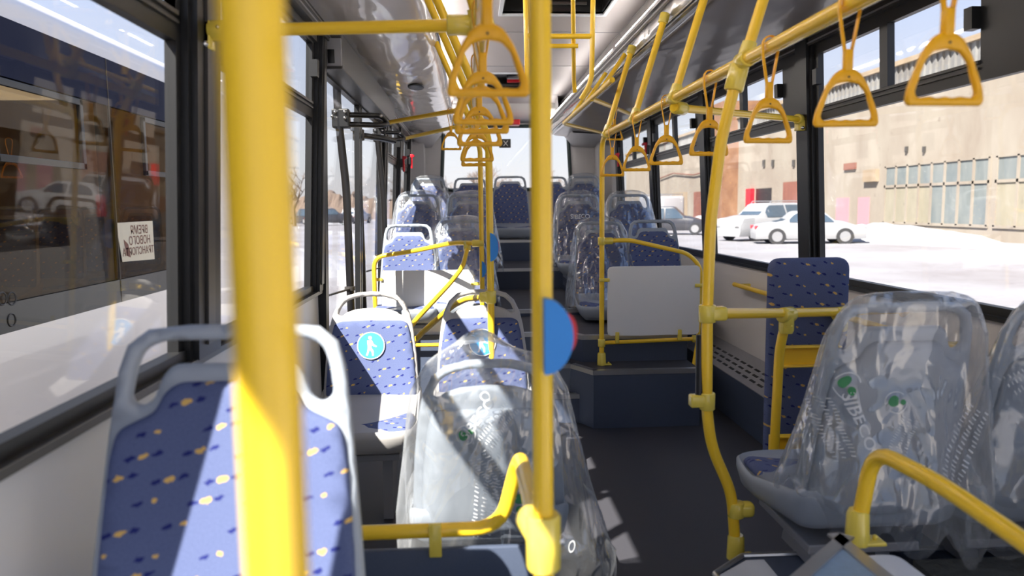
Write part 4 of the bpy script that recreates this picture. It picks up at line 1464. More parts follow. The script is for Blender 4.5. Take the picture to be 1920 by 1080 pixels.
o = rail('guard_rail', q, 'yellow bar under the right white partition', bend=0, r=0.0115)
for q_, ax_ in ((q[0], (0, 0, 1)), (q[1], (1, 0, 0))): part(o, 'joint', lambda bb: sleeve(bb, q_, ax_, 0.019, 0.04), 'clamp')

# --- horizontal rail in front of the wheelchair backrest
YW = 2.48
q = [at(1338, 588, Y=2.08), at(1470, 587, Y=2.33), at(1585, 584, Y=2.52), at(1700, 580, Y=2.70), at(1735, 600, Y=2.74)]
q[-1] = Vector((1.19, 2.80, q[-2].z - 0.03))
o = rail('guard_rail', q, 'horizontal yellow rail across the blue backrest board at the right', bend=0.06, r=0.0155)

# blue backrest board with its yellow ladder frame
e = empty('wheelchair_backrest', at(1500, 880, Y=2.62), label='tall narrow blue padded board with yellow ladder frame at the right wall', cat='wheelchair backrest')
YBK = 2.56
tl, tr, bl, br = at(1441, 484, Y=YBK), at(1591, 483, Y=YBK), at(1421, 905, Y=YBK), at(1571, 905, Y=YBK)
w_, h_ = (tr.x - tl.x), tl.z - bl.z
bm = bmesh.new()
lo = smooth_loop([(-w_ / 2, -h_), (w_ / 2, -h_), (w_ / 2, 0), (-w_ / 2, 0)], 6, 0.045)
xm = (tl.x + tr.x) / 2
plate(bm, lo, [], 0.05, 0.015, 0.04, lambda u, v, w: (xm + u + 0.0 * v, YBK - w, tl.z + v), 0.025, 0.025)
own(obj('backrest_pad', bm, 'fabric', smooth=0), e)
for x_, y_ in ((1475, 590), (1577, 588)):
    xb = x_ - 26
    ya = at(x_, y_, Y=2.33 if x_ < 1500 else 2.50)
    p_ = [Vector((ya.x, ya.y, ya.z - .01)), Vector((ya.x - 0.012, ya.y + 0.02, ya.z - .12)), at(xb, 890, Y=ya.y + 0.03)]
    bm = bmesh.new(); tube(bm, p_, 0.0155, 14, 0.03)
    own(obj('frame_tube', bm, 'yellow', smooth=1.0), e)
    bm = bmesh.new(); sleeve(bm, ya, (1, .6, 0), 0.022, 0.05); tube(bm, [ya + Vector((0, 0, .015)), ya - Vector((0, 0, .05)), ya - Vector((0, 0, .06))], [.024, .024, .02], 14)
    for s in (-1, 1): ball(bm, ya + Vector((s * .008, -.022, -.035)), 0.004, seg=6)
    own(obj('joint', bm, 'clamp', smooth=0.9), e)
for (x0_, y0_), (x1_, y1_), nm in (((1460, 648), (1570, 684), 'cross_plate'), ((1442, 815), (1560, 850), 'cross_plate')):
    a_ = at(x0_, y0_, Y=2.42); b_ = at(x1_, y1_, Y=2.42)
    bm = bmesh.new()
    rbox(bm, a_.x, b_.x, 2.415, 2.425, b_.z, a_.z, 0.002)
    rbox(bm, a_.x, b_.x, 2.39, 2.42, a_.z - .006, a_.z, 0.002); rbox(bm, a_.x, b_.x, 2.39, 2.42, b_.z, b_.z + .006, 0.002)
    own(obj(nm, bm, 'yellow'), e)
    bm = bmesh.new(); ball(bm, ((a_.x + b_.x) / 2 + .05, 2.413, (a_.z + b_.z) / 2), 0.005); own(obj('bolt', bm, 'chrome'), e)

# wall rail right
o = rail('wall_handrail', [(1.13, 4.5, 0.757), (1.13, 2.35, 0.757)], 'slim yellow rail running along the right wall below the windows', bend=0, r=0.0135)
part(o, 'wall_bracket', lambda bb: [rbox(bb, 1.125, 1.192, y - .012, y + .012, .745, .77, 0.003) for y in (2.45, 3.2, 4.4)], 'clamp')

# foreground rail at the lower right
ft = at(1607, 1010, Y=1.50)
q = [Vector((ft.x, 1.50, ft.z)), at(1612, 975, Y=1.50), at(1637, 842, Y=1.49), at(1760, 905, Y=1.28), at(1990, 1065, Y=1.04)]
o = rail('guard_rail', q, 'blurred yellow bent rail in the lower right foreground', bend=0.07, r=0.0165)
part(o, 'foot_socket', lambda bb: foot(bb, (ft.x, 1.50, ft.z - 0.01), 0.023, 0.075), 'clamp')


# guard rail at the lower left behind the nearest seat
zr_ = 0.57
p_end = at(990, 960, Y=1.06)
a = at(560, 1004, Y=1.52); b = at(930, 990, Y=1.52); c = at(968, 945, Y=1.52); d_ = at(974, 852, Y=1.50); e_ = at(998, 955, Y=1.12)
o = rail('guard_rail', [(-1.18, 1.52, a.z), b + Vector((0.01, 0, 0)), d_, (cpx - .005, 1.07, zc_ + .01)], 'yellow bent guard rail below the centre pole across the bagged seat', bend=0.06, r=0.0155)
q = at(816, 1006, Y=1.50)
part(o, 'bracket', lambda bb: rbox(bb, q.x - .013, q.x + .013, 1.497, 1.512, q.z - .045, q.z + .026, 0.002), 'clamp')
part(o, 'mounting_panel', lambda bb: rbox(bb, -1.18, -0.37, 1.515, 1.53, 0.24, q.z - .035, 0.003), 'riser')

# --- left: poles and guard rails behind the low seats
x0 = at(918, 400, Y=3.25)
o = pole([(LX, 3.25, LZ), (x0.x, 3.25, 1.55), (x0.x, 3.25, 0.0)], 'left aisle pole carrying a blue half-round button, right one of the pair', bend=0.05, footc=(x0.x, 3.25, 0.0), r=0.0155)
half_disc('button_plate', o, (x0.x, 3.23, 0), 0.036, 0.012, at(925, 490, Y=3.23).z, at(925, 437, Y=3.23).z, 'blue')
half_disc('stop_button', o, (x0.x + 0.03, 3.235, 0), 0.008, 0.008, at(925, 476, Y=3.23).z, at(925, 450, Y=3.23).z, 'red')
jb = at(912, 557, Y=3.25)
part(o, 'joint', lambda bb: (sleeve(bb, (x0.x, 3.25, jb.z), (0, 0, 1), 0.021, 0.05), rbox(bb, x0.x - .05, x0.x, 3.235, 3.265, jb.z - .022, jb.z + .022, 0.005)), 'clamp')
x1 = at(902, 400, Y=4.5)
o = pole([(LX, 4.46, LZ), (x1.x, 4.5, 1.60), (x1.x, 4.5, 0.16)], 'farther yellow pole at the left of the aisle beside the left partition', bend=0.05, footc=(x1.x, 4.5, 0.165), r=0.0145)
half_disc('button_plate', o, (x1.x - 0.0, 4.48, 0), 0.024, 0.012, at(905, 520, Y=4.48).z, at(905, 490, Y=4.48).z, 'blue')

YL = 4.98
o, p0, p1 = partition('white partition panel striped by sunlight behind the left low seats', (714, 508), (891, 640), YL)
for bx, by in ((708, 524), (893, 532)):
    q = at(bx, by, Y=YL)
    part(o, 'bracket', lambda bb: rbox(bb, q.x - .035, q.x + .035, YL - .016, YL + .008, q.z - .010, q.z + .010, 0.004), 'clamp')
q = [at(703, 572, Y=4.95), at(702, 520, Y=4.95), at(708, 482, Y=4.95), at(780, 470, Y=4.9), at(850, 455, Y=4.7), at(902, 456, Y=4.5)]
q[0] = Vector((q[1].x, 4.95, 0.40))
o = rail('guard_rail', [q[0], Vector((q[1].x, 4.95, q[2].z)), q[3], q[4], q[5]], 'yellow sunlit rail bending over the left white partition', bend=0.08, r=0.0150)
part(o, 'joint', lambda bb: sleeve(bb, q[5] - Vector((.02, 0, 0)), (1, 0, 0), 0.02, 0.06), 'clamp')
part(o, 'joint', lambda bb: sleeve(bb, at(876, 462, Y=4.6), (0, 0.3, 1), 0.02, 0.05), 'clamp')
q = [at(877, 462, Y=4.6), at(868, 500, Y=4.5), at(845, 530, Y=4.35), at(775, 605, Y=4.0), at(745, 650, Y=3.85)]
rail('guard_rail', q, 'diagonal yellow rail descending across the left white partition', bend=0.06, r=0.0140)
q = [at(905, 557, Y=3.35), at(875, 560, Y=3.6), at(850, 572, Y=3.75), at(790, 625, Y=4.0), at(760, 660, Y=4.1)]
rail('guard_rail', q, 'lower yellow rail curving behind the backs of the low seats', bend=0.06, r=0.0150)
rail('guard_rail', [at(700, 648, Y=4.9), at(880, 646, Y=4.9)], 'short yellow bar below the left white partition', bend=0, r=0.013)

# --- rear upper rails
o = rail('rear_handrail', [(RX, 3.95, 1.90), (RX, 6.0, 1.90), (1.0, 8.0, 2.0)], 'rear overhead rail on the right bending to the wall', bend=0.08, r=0.0145)
for y in (4.3, 4.9, 5.5):
    bm = bmesh.new(); tube(bm, [(RX, y, 1.90), (0.40, y, 2.10)], 0.013, 10); obj('hanger', bm, 'yellow', o, smooth=1.0)
rail('rear_handrail', [(RX, 4.6, 1.895), (1.12, 6.9, 2.03)], 'rear cross rail from the right overhead rail to the wall', bend=0, r=0.0145)
a = at(732, 229, Y=5.4); b = at(868, 205, Y=4.7)
rail('rear_handrail', [Vector((-1.15, a.y + .1, a.z - .01)), a, b, (b.x + .02, 4.5, 1.90)], 'upper yellow cross rail at the left in front of the rear window', bend=0.03, r=0.0155)
a = at(762, 259, Y=6.6); b = at(850, 239, Y=6.0); b2 = at(905, 236, Y=5.8)
rail('rear_handrail', [Vector((-1.15, a.y + .1, a.z - .01)), a, b, b2], 'lower yellow cross rail at the left in front of the rear window', bend=0.03, r=0.0155)

# --- ceiling grab frames
def ceil_frame(pxl, pxr, yr, Y, label, zbot=1.93, curve=0.0, lean=0.0):
    xl_, xr_ = at(pxl, 60, Y=Y).x, at(pxr, 60, Y=Y).x
    zr = at(1050, yr, Y=Y).z
    e = empty('ceiling_grab_frame', ((xl_ + xr_) / 2, Y, 2.4), label=label, cat='grab frame')
    for x_, k in ((xl_, 1), (xr_, -1)):
        bm = bmesh.new()
        pts = [(x_ if not lean else at(988, 5, Y=Y - lean).x, Y - lean, 2.40), (x_ + 0.008, Y, zbot + .08), (x_ + 0.01, Y, zbot)]
        if k < 0: pts = [(x_ if not lean else at(1074, 5, Y=Y - lean).x, Y - lean, 2.40), (x_ - 0.01, Y, zbot + .06), (x_ - 0.10 * curve, Y + .02, zbot - .04 * curve)]
        tube(bm, pts, 0.0125, 12, 0.05)
        own(obj('upright', bm, 'yellow', smooth=1.0), e)
    yr_ = Y - lean * (zr - zbot) / (2.40 - zbot)
    bm = bmesh.new(); tube(bm, [(xl_ + .004, yr_, zr), (xr_ - (.008 if not lean else .03), yr_, zr)], 0.0125, 12)
    own(obj('rung', bm, 'yellow', smooth=1.0), e)
    return e


ceil_frame(985, 1113, 68, 3.75, 'nearer yellow ladder frame hanging from the ceiling', 1.80, 0.6)
ceil_frame(991, 1079, 107, 4.55, 'farther yellow ladder frame hanging from the ceiling', 1.93, 0.0, 0.72)
bm = bmesh.new()

# ================================================================== STRAP HANDLES
HO = smooth_loop([(-.066, -.235), (-.062, -.243), (.062, -.243), (.066, -.235), (.063, -.215), (.042, -.162), (.026, -.138), (.010, -.1285), (-.010, -.1285), (-.026, -.138), (-.042, -.162), (-.063, -.215)], 3, 0.008)
HI = smooth_loop([(-.048, -.2300), (-.034, -.2290), (-.026, -.2275), (-.016, -.2300), (-.008, -.2300), (0, -.2275), (.008, -.2300), (.016, -.2300), (.026, -.2275), (.034, -.2290), (.048, -.2300), (.052, -.222), (.036, -.174), (.022, -.1585), (0, -.1545), (-.022, -.1585), (-.036, -.174), (-.052, -.222)], 2, 0.004)


def make_handle():
    e = empty('strap_handle', label='x', cat='strap handle', group=None)
    bm = bmesh.new()
    plate(bm, HO, [HI], 0.016, 0.0055, 0.011, lambda u, v, w: (u, w, v), 0.0075, 0.0075)
    obj('grip', bm, 'strap_yellow', e, smooth=0)
    bm = bmesh.new()
    n_ = 12
    lp = [(-.006, -.10), (-.020, -.02)] + [(math.cos(t) * .020, math.sin(t) * .020) for t in (math.pi - math.pi * k / n_ for k in range(n_ + 1))] + [(.020, -.02), (.006, -.10)]
    for y in (0,):
        tube(bm, [(x, y, z) for x, z in lp], 0.0022, 8, rx=0.0075)
    obj('strap', bm, 'strap_yellow', e, smooth=0.9)
    bm = bmesh.new()
    rbox(bm, -.0085, .0085, -.008, .008, -.135, -.092, 0.003, 2)
    obj('sleeve', bm, 'strap_yellow', e, smooth=0.9)
    bm = bmesh.new(); ball(bm, (0, -.0085, -.146), .0022, seg=8)
    obj('rivet', bm, 'seal', e)
    return e


hb = make_handle()
used_h = False
def handle(x, y, z, rz, label, group, sc=1.0):
    global used_h
    h = hb if not used_h else copy_tree(hb)
    used_h = True
    h.location = (x, y, z); h.rotation_euler = (0, 0, rz); h.scale = (sc,) * 3
    h['label'] = label; h['group'] = group; h['category'] = 'strap handle'
    return h


GRH = 'strap handles on the right overhead rail'
GLH = 'strap handles on the left overhead rail'
F2 = lambda P: F_PX / P
for i, (px, lb) in enumerate(((1782, 'largest strap handle of the right rail, in the upper right corner'), (1592, 'second strap handle of the right rail from the camera, before the cream wall'), (1443, 'third strap handle of the right rail, hanging below the big yellow pole joint'),
                              (1330, 'strap handle half hidden behind the bent right grab pole'), (1249, 'strap handle on the right rail above the dark parked car'), (1193, 'second farthest strap handle of the right rail'), (1147, 'farthest strap handle of the right rail beside the partition pole'))):
    P = (px - 880 + 1) / (RX + 0.495)
    handle(RX, F2(P), RZ + .004, (0.05, -0.04, 0.1, 0.12, -0.05, 0.04, 0.0)[i], lb, GRH)
for i, (px, P, dx, lb) in enumerate(((920, 1154, 0.0, 'nearest and largest strap handle of the left rail beside the centre pole'), (904, 861, 0.0, 'second strap handle of the left rail, partly behind the nearest one'), (905, 769, 0.0, 'third strap handle of the left rail in the overlapping cluster'),
                                     (893, 640, 0.0, 'fourth strap handle of the left rail in the overlapping cluster'), (898, 480, 0.0, 'fifth strap handle of the left rail, small, above the left pole pair'), (900, 430, 0, 'smallest strap handle of the left rail just above the left pole pair'))):
    Y = F2(P)
    x = at(px, 120, Y=Y).x
    z_ = LZ + .004
    handle(LX, Y, z_, (0.0, 0.1, -0.08, 0.06, 0.15, -0.1)[i], lb, GLH)
handle(0.55, 5.38, 1.955, 0.1, 'small strap handle hanging from the rear right cross rail', 'strap handles at the rear')
handle(at(845, 210, Y=4.85).x, 4.80, at(845, 209, Y=4.82).z, 0.1, 'small strap handle hanging from the rear left cross rail', 'strap handles at the rear')

# ================================================================== DOOR ON THE LEFT
bm = bmesh.new()
wbox(bm, -1, 3.44, 5.86, 1.93, ZC, -0.02, 0.02)
for a_, b_ in ((3.44, 3.50), (5.80, 5.86)): wbox(bm, -1, a_, b_, 0.0, 1.95, -0.02, 0.03)
d1_ = tag(obj('door_1', bm, 'black'), kind='structure')
def leaf(y0, y1, parent):
    bm = bmesh.new()
    for a_, b_ in ((y0, y0 + .045), (y1 - .045, y1)): wbox(bm, -1, a_, b_, 0.03, 1.93, -0.01, 0.02)
    wbox(bm, -1, y0, y1, 0.03, 0.12, -0.01, 0.02); wbox(bm, -1, y0, y1, 1.86, 1.93, -0.01, 0.02)
    f_ = obj('door_leaf', bm, 'black', parent)
    g = bmesh.new(); wbox(g, -1, y0 + .045, y1 - .045, .12, 1.86, 0.0, 0.006); obj('glass', g, 'glass', f_)
leaf(3.52, 4.63, d1_); leaf(4.66, 5.78, d1_)
# mechanism cover above the door
bm = bmesh.new()
rbox(bm, -1.150, -1.05, 3.46, 5.84, 1.87, 2.03, 0.006)
cov = tag(obj('door_mechanism_cover', bm, 'seal'), 'long dark grey cover box above the left door', 'door mechanism')
part(cov, 'end_plate', lambda bb: rbox(bb, -1.14, -1.05, 3.44, 3.458, 1.88, 2.0, 0.004), 'duct')
part(cov, 'slot', lambda bb: rbox(bb, -1.11, -1.08, 3.436, 3.44, 1.89, 1.95, 0.002), 'black')
# vertical black shafts with arms
def shaft(px, Y, label, arm_y, arm_len):
    p = at(px, 400, Y=Y)
    e = empty('door_shaft', (p.x, Y, 0.0), label=label, cat='door shaft')
    bm = bmesh.new(); tube(bm, [(p.x - .02, Y, 2.03), (p.x - .02, Y, 1.75), (p.x + .012, Y, 1.35), (p.x + .015, Y, 0.6), (p.x, Y, 0.02)], 0.021, 14, 0.1)
    own(obj('shaft', bm, 'blackmetal', smooth=1.0), e)
    bm = bmesh.new()
    for dz_ in (0, -0.05):
        tube(bm, [(p.x, Y, arm_y + dz_), (p.x + arm_len, Y + .1, arm_y + dz_ + .005), (p.x + arm_len + 0.02, Y + .16, arm_y - .03)], 0.015, 10, 0.05)
    own(obj('arm', bm, 'blackmetal', smooth=1.0), e)
    bm = bmesh.new()
    for a_, b_, c_ in ((-.03, -.025, .01), (.02, -.025, .012), (.02, -.025, -.02), (-.045, -.02, -.01), (arm_len, .05, 0)):
        ball(bm, (p.x + a_, Y + b_, arm_y + c_), 0.009, seg=10)
    own(obj('bolt', bm, 'chrome', smooth=1.0), e)
    bm = bmesh.new(); rbox(bm, p.x - .05, p.x + .04, Y - .02, Y + .05, arm_y - .07, arm_y + .03, 0.008)
    own(obj('hinge_block', bm, 'black'), e)
    bm = bmesh.new(); tube(bm, [(p.x - .10, Y - .25, .80), (p.x + .02, Y - .01, .82)], 0.006, 8); sleeve(bm, (p.x + .012, Y, .82), (0, 0, 1), 0.026, 0.02)
    own(obj('stay_rod', bm, 'seal', smooth=1.0), e)
    return e


shaft(647, 4.05, 'black vertical door shaft with swing arm nearest the left windows', 1.74, 0.20)
shaft(717, 5.60, 'farther black vertical door shaft beside the rear left windows', 1.80, 0.14)
p = at(677, 400, Y=4.75)
e = empty('door_bar', (p.x, 4.75, 0), label='black vertical bar between the two door shafts', cat='door bar')
bm = bmesh.new(); tube(bm, [(p.x - .01, 4.75, 1.80), (p.x, 4.75, 1.0), (p.x, 4.75, 0.02)], 0.018, 12, 0.1); own(obj('bar', bm, 'blackmetal', smooth=1.0), e)
bm = bmesh.new(); tube(bm, [(p.x, 4.75, 1.70), (p.x + .13, 4.85, 1.69), (p.x + .20, 4.95, 1.68)], 0.019, 10, 0.04); own(obj('arm', bm, 'blackmetal', smooth=1.0), e)
bm = bmesh.new(); sleeve(bm, (p.x, 4.75, 1.70), (0, 0, 1), 0.032, 0.06); ball(bm, (p.x - .03, 4.72, 1.74), 0.02); own(obj('hinge_block', bm, 'seal', smooth=1.0), e)

# emergency hammers
def hammer(p, label, s):
    e = empty('emergency_hammer', p, label=label, cat='emergency hammer', group='emergency hammers on the window pillars')
    bm = bmesh.new(); tube(bm, [(0, 0, -.07), (0, 0, .05)], 0.010, 10); own(obj('handle', bm, 'red', e, smooth=1.0), e) if False else obj('handle', bm, 'red', e, smooth=1.0)
    bm = bmesh.new(); tube(bm, [(-s * .02, -.028, .06), (-s * .02, .028, .06)], 0.012, 10); rbox(bm, -.012, .012, -.012, .012, .035, .075, .003); obj('head', bm, 'red', e, smooth=0.8)
    bm = bmesh.new(); rbox(bm, s * .008, s * .03, -.02, .02, -.03, .05, .003); obj('holder', bm, 'black', e)
    return e


hammer(at(1222, 283, Y=6.68) * 1, 'red hammer on the right window pillar above the dark car', 1).location.x = 1.085
hammer(at(1163, 300, Y=8.0), 'red hammer on the farthest right window pillar', 1).location.x = 1.10
hammer(at(758, 303, Y=8.1), 'red hammer on the farthest left window pillar', -1).location.x = -1.10
hammer(at(742, 308, Y=7.1), 'small red hammer left of the rear left pillar', -1).location.x = -1.10
# interior fittings at the rear
c = at(966, 229, Y=8.62)
bm = bmesh.new(); rbox(bm, c.x - .085, c.x + .055, 8.60, 8.78, c.z - .03, c.z + .03, 0.008)
o = tag(obj('brake_light', bm, 'red'), 'red light strip above the rear window', 'light')
c = at(944, 269, Y=8.9)
bm = bmesh.new(); rbox(bm, c.x - .05, c.x + .085, 8.88, 8.93, c.z - .05, c.z + .05, 0.004)
o = tag(obj('warning_sign', bm, 'black'), 'small black square sign at the top of the rear window', 'sign')
def fn(bb):
    tube(bb, [(c.x + .00, 8.878, c.z - .03), (c.x + .05, 8.878, c.z + .03)], 0.004, 6); tube(bb, [(c.x + .05, 8.878, c.z - .03), (c.x + .0, 8.878, c.z + .03)], 0.004, 6)
part(o, 'pictogram', fn, 'white')
# oval lamp in the left duct film
c = at(780, 160, Z=2.062)
bm = bmesh.new()
plate(bm, [(math.cos(t) * .055, math.sin(t) * .12) for t in (2 * math.pi * k / 24 for k in range(24))], [], 0.012, 0.01, 0.03, lambda u, v, w: (c.x + u, c.y + v, 2.050 - w))
tag(obj('oval_vent', bm, 'black', smooth=0), 'black oval vent in the shiny left ceiling duct', 'vent')

# ================================================================== OUTSIDE
GZ = -0.35
bm = bmesh.new()
bmesh.ops.create_grid(bm, x_segments=60, y_segments=60, size=150)
for v in bm.verts:
    v.co.z = GZ + (0.12 * noise.noise(Vector((v.co.x * .06, v.co.y * .06, 1))) if abs(v.co.x) > 8 or v.co.y > 15 else 0)
tag(obj('snowy_ground', bm, 'ground', smooth=3.0), 'snow covered yard with grey tracks', kind='structure')

# --- neighbouring white bus on the left
NX = -2.995
e = empty('neighbour_bus', (NX - 1.2, 2.5, GZ), label='white bus with dark tinted windows parked alongside at the left', cat='bus')
NY0, NY1 = -6.0, 8.2
bm = bmesh.new()
side = [(NX - 2.5, 0.0), (NX, 0.0), (NX, 0.62)]
# lower white body
def nbox(bm, x0, x1, y0, y1, z0, z1): box(bm, x0, x1, y0, y1, z0, z1)
zlo, zhi, ztop = 0.60, 2.30, 2.46
nbox(bm, NX - .04, NX, NY0, NY1, -0.05, zlo)
pr = curve2([(NX, zhi), (NX, 2.42), (NX - 0.18, 2.56), (NX - 2.4, 2.58), (NX - 2.5, 2.3)], 0.12)
loft(bm, pr, NY0, NY1, 30)
nbox(bm, NX - .04, NX, 7.55, NY1, zlo, zhi)          # white rear quarter
nbox(bm, NX - 2.5, NX, NY1 - .02, NY1 + .05, -0.05, 2.4)
own(obj('body', bm, 'bodywhite', smooth=0.5), e)
bm = bmesh.new(); nbox(bm, NX - .035, NX - .001, NY0, 7.9, 1.98, zhi); nbox(bm, NX - .035, NX - .001, 6.95, 7.55, zlo, 1.98)
own(obj('blue_band', bm, 'bodyblue'), e)
bm = bmesh.new()
for k in range(5): nbox(bm, NX - 2.5, NX, NY0 + k * 3.3, NY0 + k * 3.3 + .04, -0.2, -.05)
nbox(bm, NX - 2.46, NX - .05, NY0, NY1, -0.1, 0.02)
own(obj('interior_floor', bm, 'nbdark'), e)
bm = bmesh.new()
# windows: glass with a dark lower skirt
lo = smooth_loop([(NY0, zlo), (6.95, zlo + .0), (6.95, 1.98), (NY0, 1.98)], 6, 0.02)
nbox(bm, NX - .022, NX - .016, NY0, 6.95, 0.76, 1.98)
own(obj('window_band', bm, 'tinted'), e)
bm = bmesh.new(); nbox(bm, NX - .034, NX - .0005, NY0, 6.95, zlo, 0.76)
for y in (-2.2, 0.2, 1.9, 3.55, 5.35): nbox(bm, NX - .05, NX - .03, y, y + .22, .76, 1.98)
own(obj('lower_black_band', bm, 'hatchblack'), e)
bm = bmesh.new()
for y in (1.15, 2.05, 3.66, 5.46, 6.93): nbox(bm, NX - .012, NX + .002, y, y + .012, zlo, zhi)
own(obj('glass_seam', bm, 'nbdark'), e)
for y0, y1 in ((-.2, 0.9), (2.2, 3.35), (4.15, 5.10), (6.0, 6.75)):
    bm = bmesh.new()
    for a_ in ((y0, y1, 1.93, 1.97), (y0, y1, 1.52, 1.56), (y0, y0 + .04, 1.52, 1.97), (y1 - .04, y1, 1.52, 1.97)):
        rbox(bm, NX - .02, NX + .006, *a_, 0.004)
    own(obj('vent_frame', bm, 'black'), e)
# far side of the neighbour: windows with the yard behind
bm = bmesh.new()
nbox(bm, NX - 2.5, NX - 2.46, NY0, NY1, -0.05, 0.75)
nbox(bm, NX - 2.5, NX - 2.46, NY0, NY1, 1.75, 2.5)
for y in (-5, -3.4, -1.8, -.2, 1.4, 3.0, 4.6, 6.2, 7.8): nbox(bm, NX - 2.5, NX - 2.46, y, y + .18, .75, 1.75)
nbox(bm, NX - 2.5, NX - 2.46, 5.0, 8.2, .75, 1.75)
own(obj('far_wall', bm, 'nbdark'), e)
bm = bmesh.new(); loft(bm, [(NX - 2.45, 1.72), (NX - 2.2, 1.75), (NX - 1.95, 2.0), (NX - 1.9, 2.3)], NY0, NY1, 4)
own(obj('interior_duct', bm, 'nbcove', smooth=1.0), e)
bm = bmesh.new(); nbox(bm, NX - 2.12, NX - 2.06, 3.6, 4.3, 1.80, 1.88)
own(obj('air_vent', bm, 'black'), e)
# emblem-like dark vents on the skirt seen at the left edge
bm = bmesh.new()
for py_, pz in ((at(22, 560, X=NX).y, at(22, 560, X=NX).z), (at(22, 600, X=NX).y, at(22, 600, X=NX).z), (at(4, 560, X=NX).y, at(4, 560, X=NX).z)):
    t_ = [(NX + .001, py_ + math.cos(a_) * .035, pz + math.sin(a_) * .035) for a_ in (2 * math.pi * k / 16 for k in range(16))]
    tube(bm, t_, 0.004, 6, closed=True)
own(obj('round_emblem', bm, 'seal'), e)
# seats inside the neighbouring bus
for (px, py, Y, lb) in ((275, 345, 4.9, 'seat back seen through the tinted glass above the paper sign'), (198, 365, 4.2, 'second seat back seen through the tinted glass of the neighbouring bus'), (125, 370, 3.4, 'third seat back seen through the tinted glass of the neighbouring bus'), (35, 372, 2.7, 'leftmost seat back seen through the tinted glass of the neighbouring bus')):
    c_ = copy_tree(base); c_['label'] = lb; c_['group'] = 'seats inside the neighbouring bus'
    p = at(px, py, Y=Y * 1.25)
    xq = max(NX - 2.2, min(NX - .3, NX - 0.55 - 0.25 * (Y - 2.7)))
    place(c_, NX - 0.42, (NX - .42 + .495) / ((px - 880) / 1400.0 + 0.0), 0.30)
b_ = copy_tree(BAGS[1]); b_['label'] = 'clear bag over a seat glinting inside the neighbouring bus'; b_['group'] = 'seats inside the neighbouring bus'
place(b_, NX - 1.2, 5.6, 0.15)
h_ = copy_tree(hb); h_['label'] = 'dark strap handle inside the neighbouring bus'; h_['group'] = 'strap handles inside the neighbouring bus'
h_.location = (NX - 0.5, at(22, 330, X=NX - .5).y, at(22, 265, X=NX - .5).z); h_.scale = (1, 1, 1); h_.rotation_euler = (0, 0, 0.9)
# paper sign in its window, writing seen from behind
a_, b2_, c_, d_ = at(217, 418, X=NX - .010), at(286, 414, X=NX - .010), at(290, 486, X=NX - .010), at(230, 491, X=NX - .010)
bm = bmesh.new()
vs = [bm.verts.new(q) for q in (a_, b2_, c_, d_)]
ff = bm.faces.new(vs)
ex = bmesh.ops.extrude_face_region(bm, geom=[ff]); bmesh.ops.translate(bm, verts=[v for v in ex['geom'] if isinstance(v, bmesh.types.BMVert)], vec=(-0.003, 0, 0))
sg = tag(obj('paper_sign', bm, 'paper'), 'paper sign with mirrored brown lettering in the neighbouring bus window', 'sign')
wd_ = abs(b2_.y - a_.y)
for i, t_ in enumerate(('ВРЕМЯ', 'НОВОГО', 'ТРАНСПОРТА')):
    t = text_mesh(t_, 0.088 if i < 2 else 0.078, mirror_x=True, bold=0.001)
    hh = (a_.z - d_.z)
    zc = a_.z - hh * (0.22 + 0.28 * i)
    yc = (c_.y + d_.y) / 2 + (0.03 if i < 2 else 0)
    for v in t.verts:
        u, w = v.co.x, v.co.y
        v.co = Vector((NX - .0085, yc + u, zc + w + 0.05 * u * 0))
    obj('lettering', t, 'print', sg)
bm = bmesh.new(); f_ = bm.faces.new([bm.verts.new((NX - .0085, a_.y + dy, a_.z + dz_)) for dy, dz_ in ((.10, -.12), (.17, -.16), (.20, -.26), (.13, -.24))])
obj('drawing', bm, 'print', sg)

# --- industrial building on the right
FX = 19.5
def fp(px, py): 
    p = at(px, py, X=FX); return p.y, p.z
e = empty('industrial_building', (FX + 4, 45, GZ), label='long cream plastered industrial building on the right with windows and gates', cat='building')
bm = bmesh.new()
box(bm, FX, FX + 12, 8, 95, GZ - .3, 6.25)
own(obj('wall', bm, 'facade'), e)
bm = bmesh.new()
y = 8
while y < 95:
    quad_box(bm, [(FX - .10, y, 6.2), (FX + .3, y, 6.2), (FX + .3, y + .42, 6.2), (FX + .0, y + .42, 6.2), (FX - .10, y, 7.55), (FX + .3, y, 7.55), (FX + .3, y + .42, 7.55), (FX + .0, y + .42, 7.55)])
    y += 0.42
own(obj('ribbed_parapet', bm, 'ribmetal'), e)
bm = bmesh.new(); box(bm, FX - .22, FX + 1, 8, 95, 7.5, 7.72); own(obj('roof_edge', bm, 'gatetan'), e)


def facade_window(y0, y1, z0, z1, cols, rows, zsplit=None, m_top='pane', m_bot='pane2', label=None):
    bm = bmesh.new()
    zz = [z0] + ([zsplit] if zsplit else []) + [z1]
    for z_ in zz: box(bm, FX - .06, FX + .04, y0 - .05, y1 + .05, z_ - .06, z_ + .06)
    for k in range(cols + 1):
        yy = y0 + (y1 - y0) * k / cols
        box(bm, FX - .06, FX + .04, yy - .06, yy + .06, z0, z1)
    w_ = own(obj('window', bm, 'facade'), e)
    for k in range(cols):
        a0 = y0 + (y1 - y0) * k / cols; a1 = y0 + (y1 - y0) * (k + 1) / cols
        for r_, (b0, b1) in enumerate(zip(zz, zz[1:])):
            g = bmesh.new(); box(g, FX - .012, FX + .02, a0 + .06, a1 - .06, b0 + .06, b1 - .06)
            p_ = obj('pane', g, (m_top if (r_ == len(zz) - 2 or k % 9 < 4) else m_bot), w_)


ya, za = fp(1662, 315); yb_, zb2 = fp(1920, 422)
facade_window(18.5, 27.5, .28, 2.95, 8, 2, 2.0)
facade_window(27.9, ya, .28, 2.95, 8, 2, 2.0, 'pane', 'pane2')


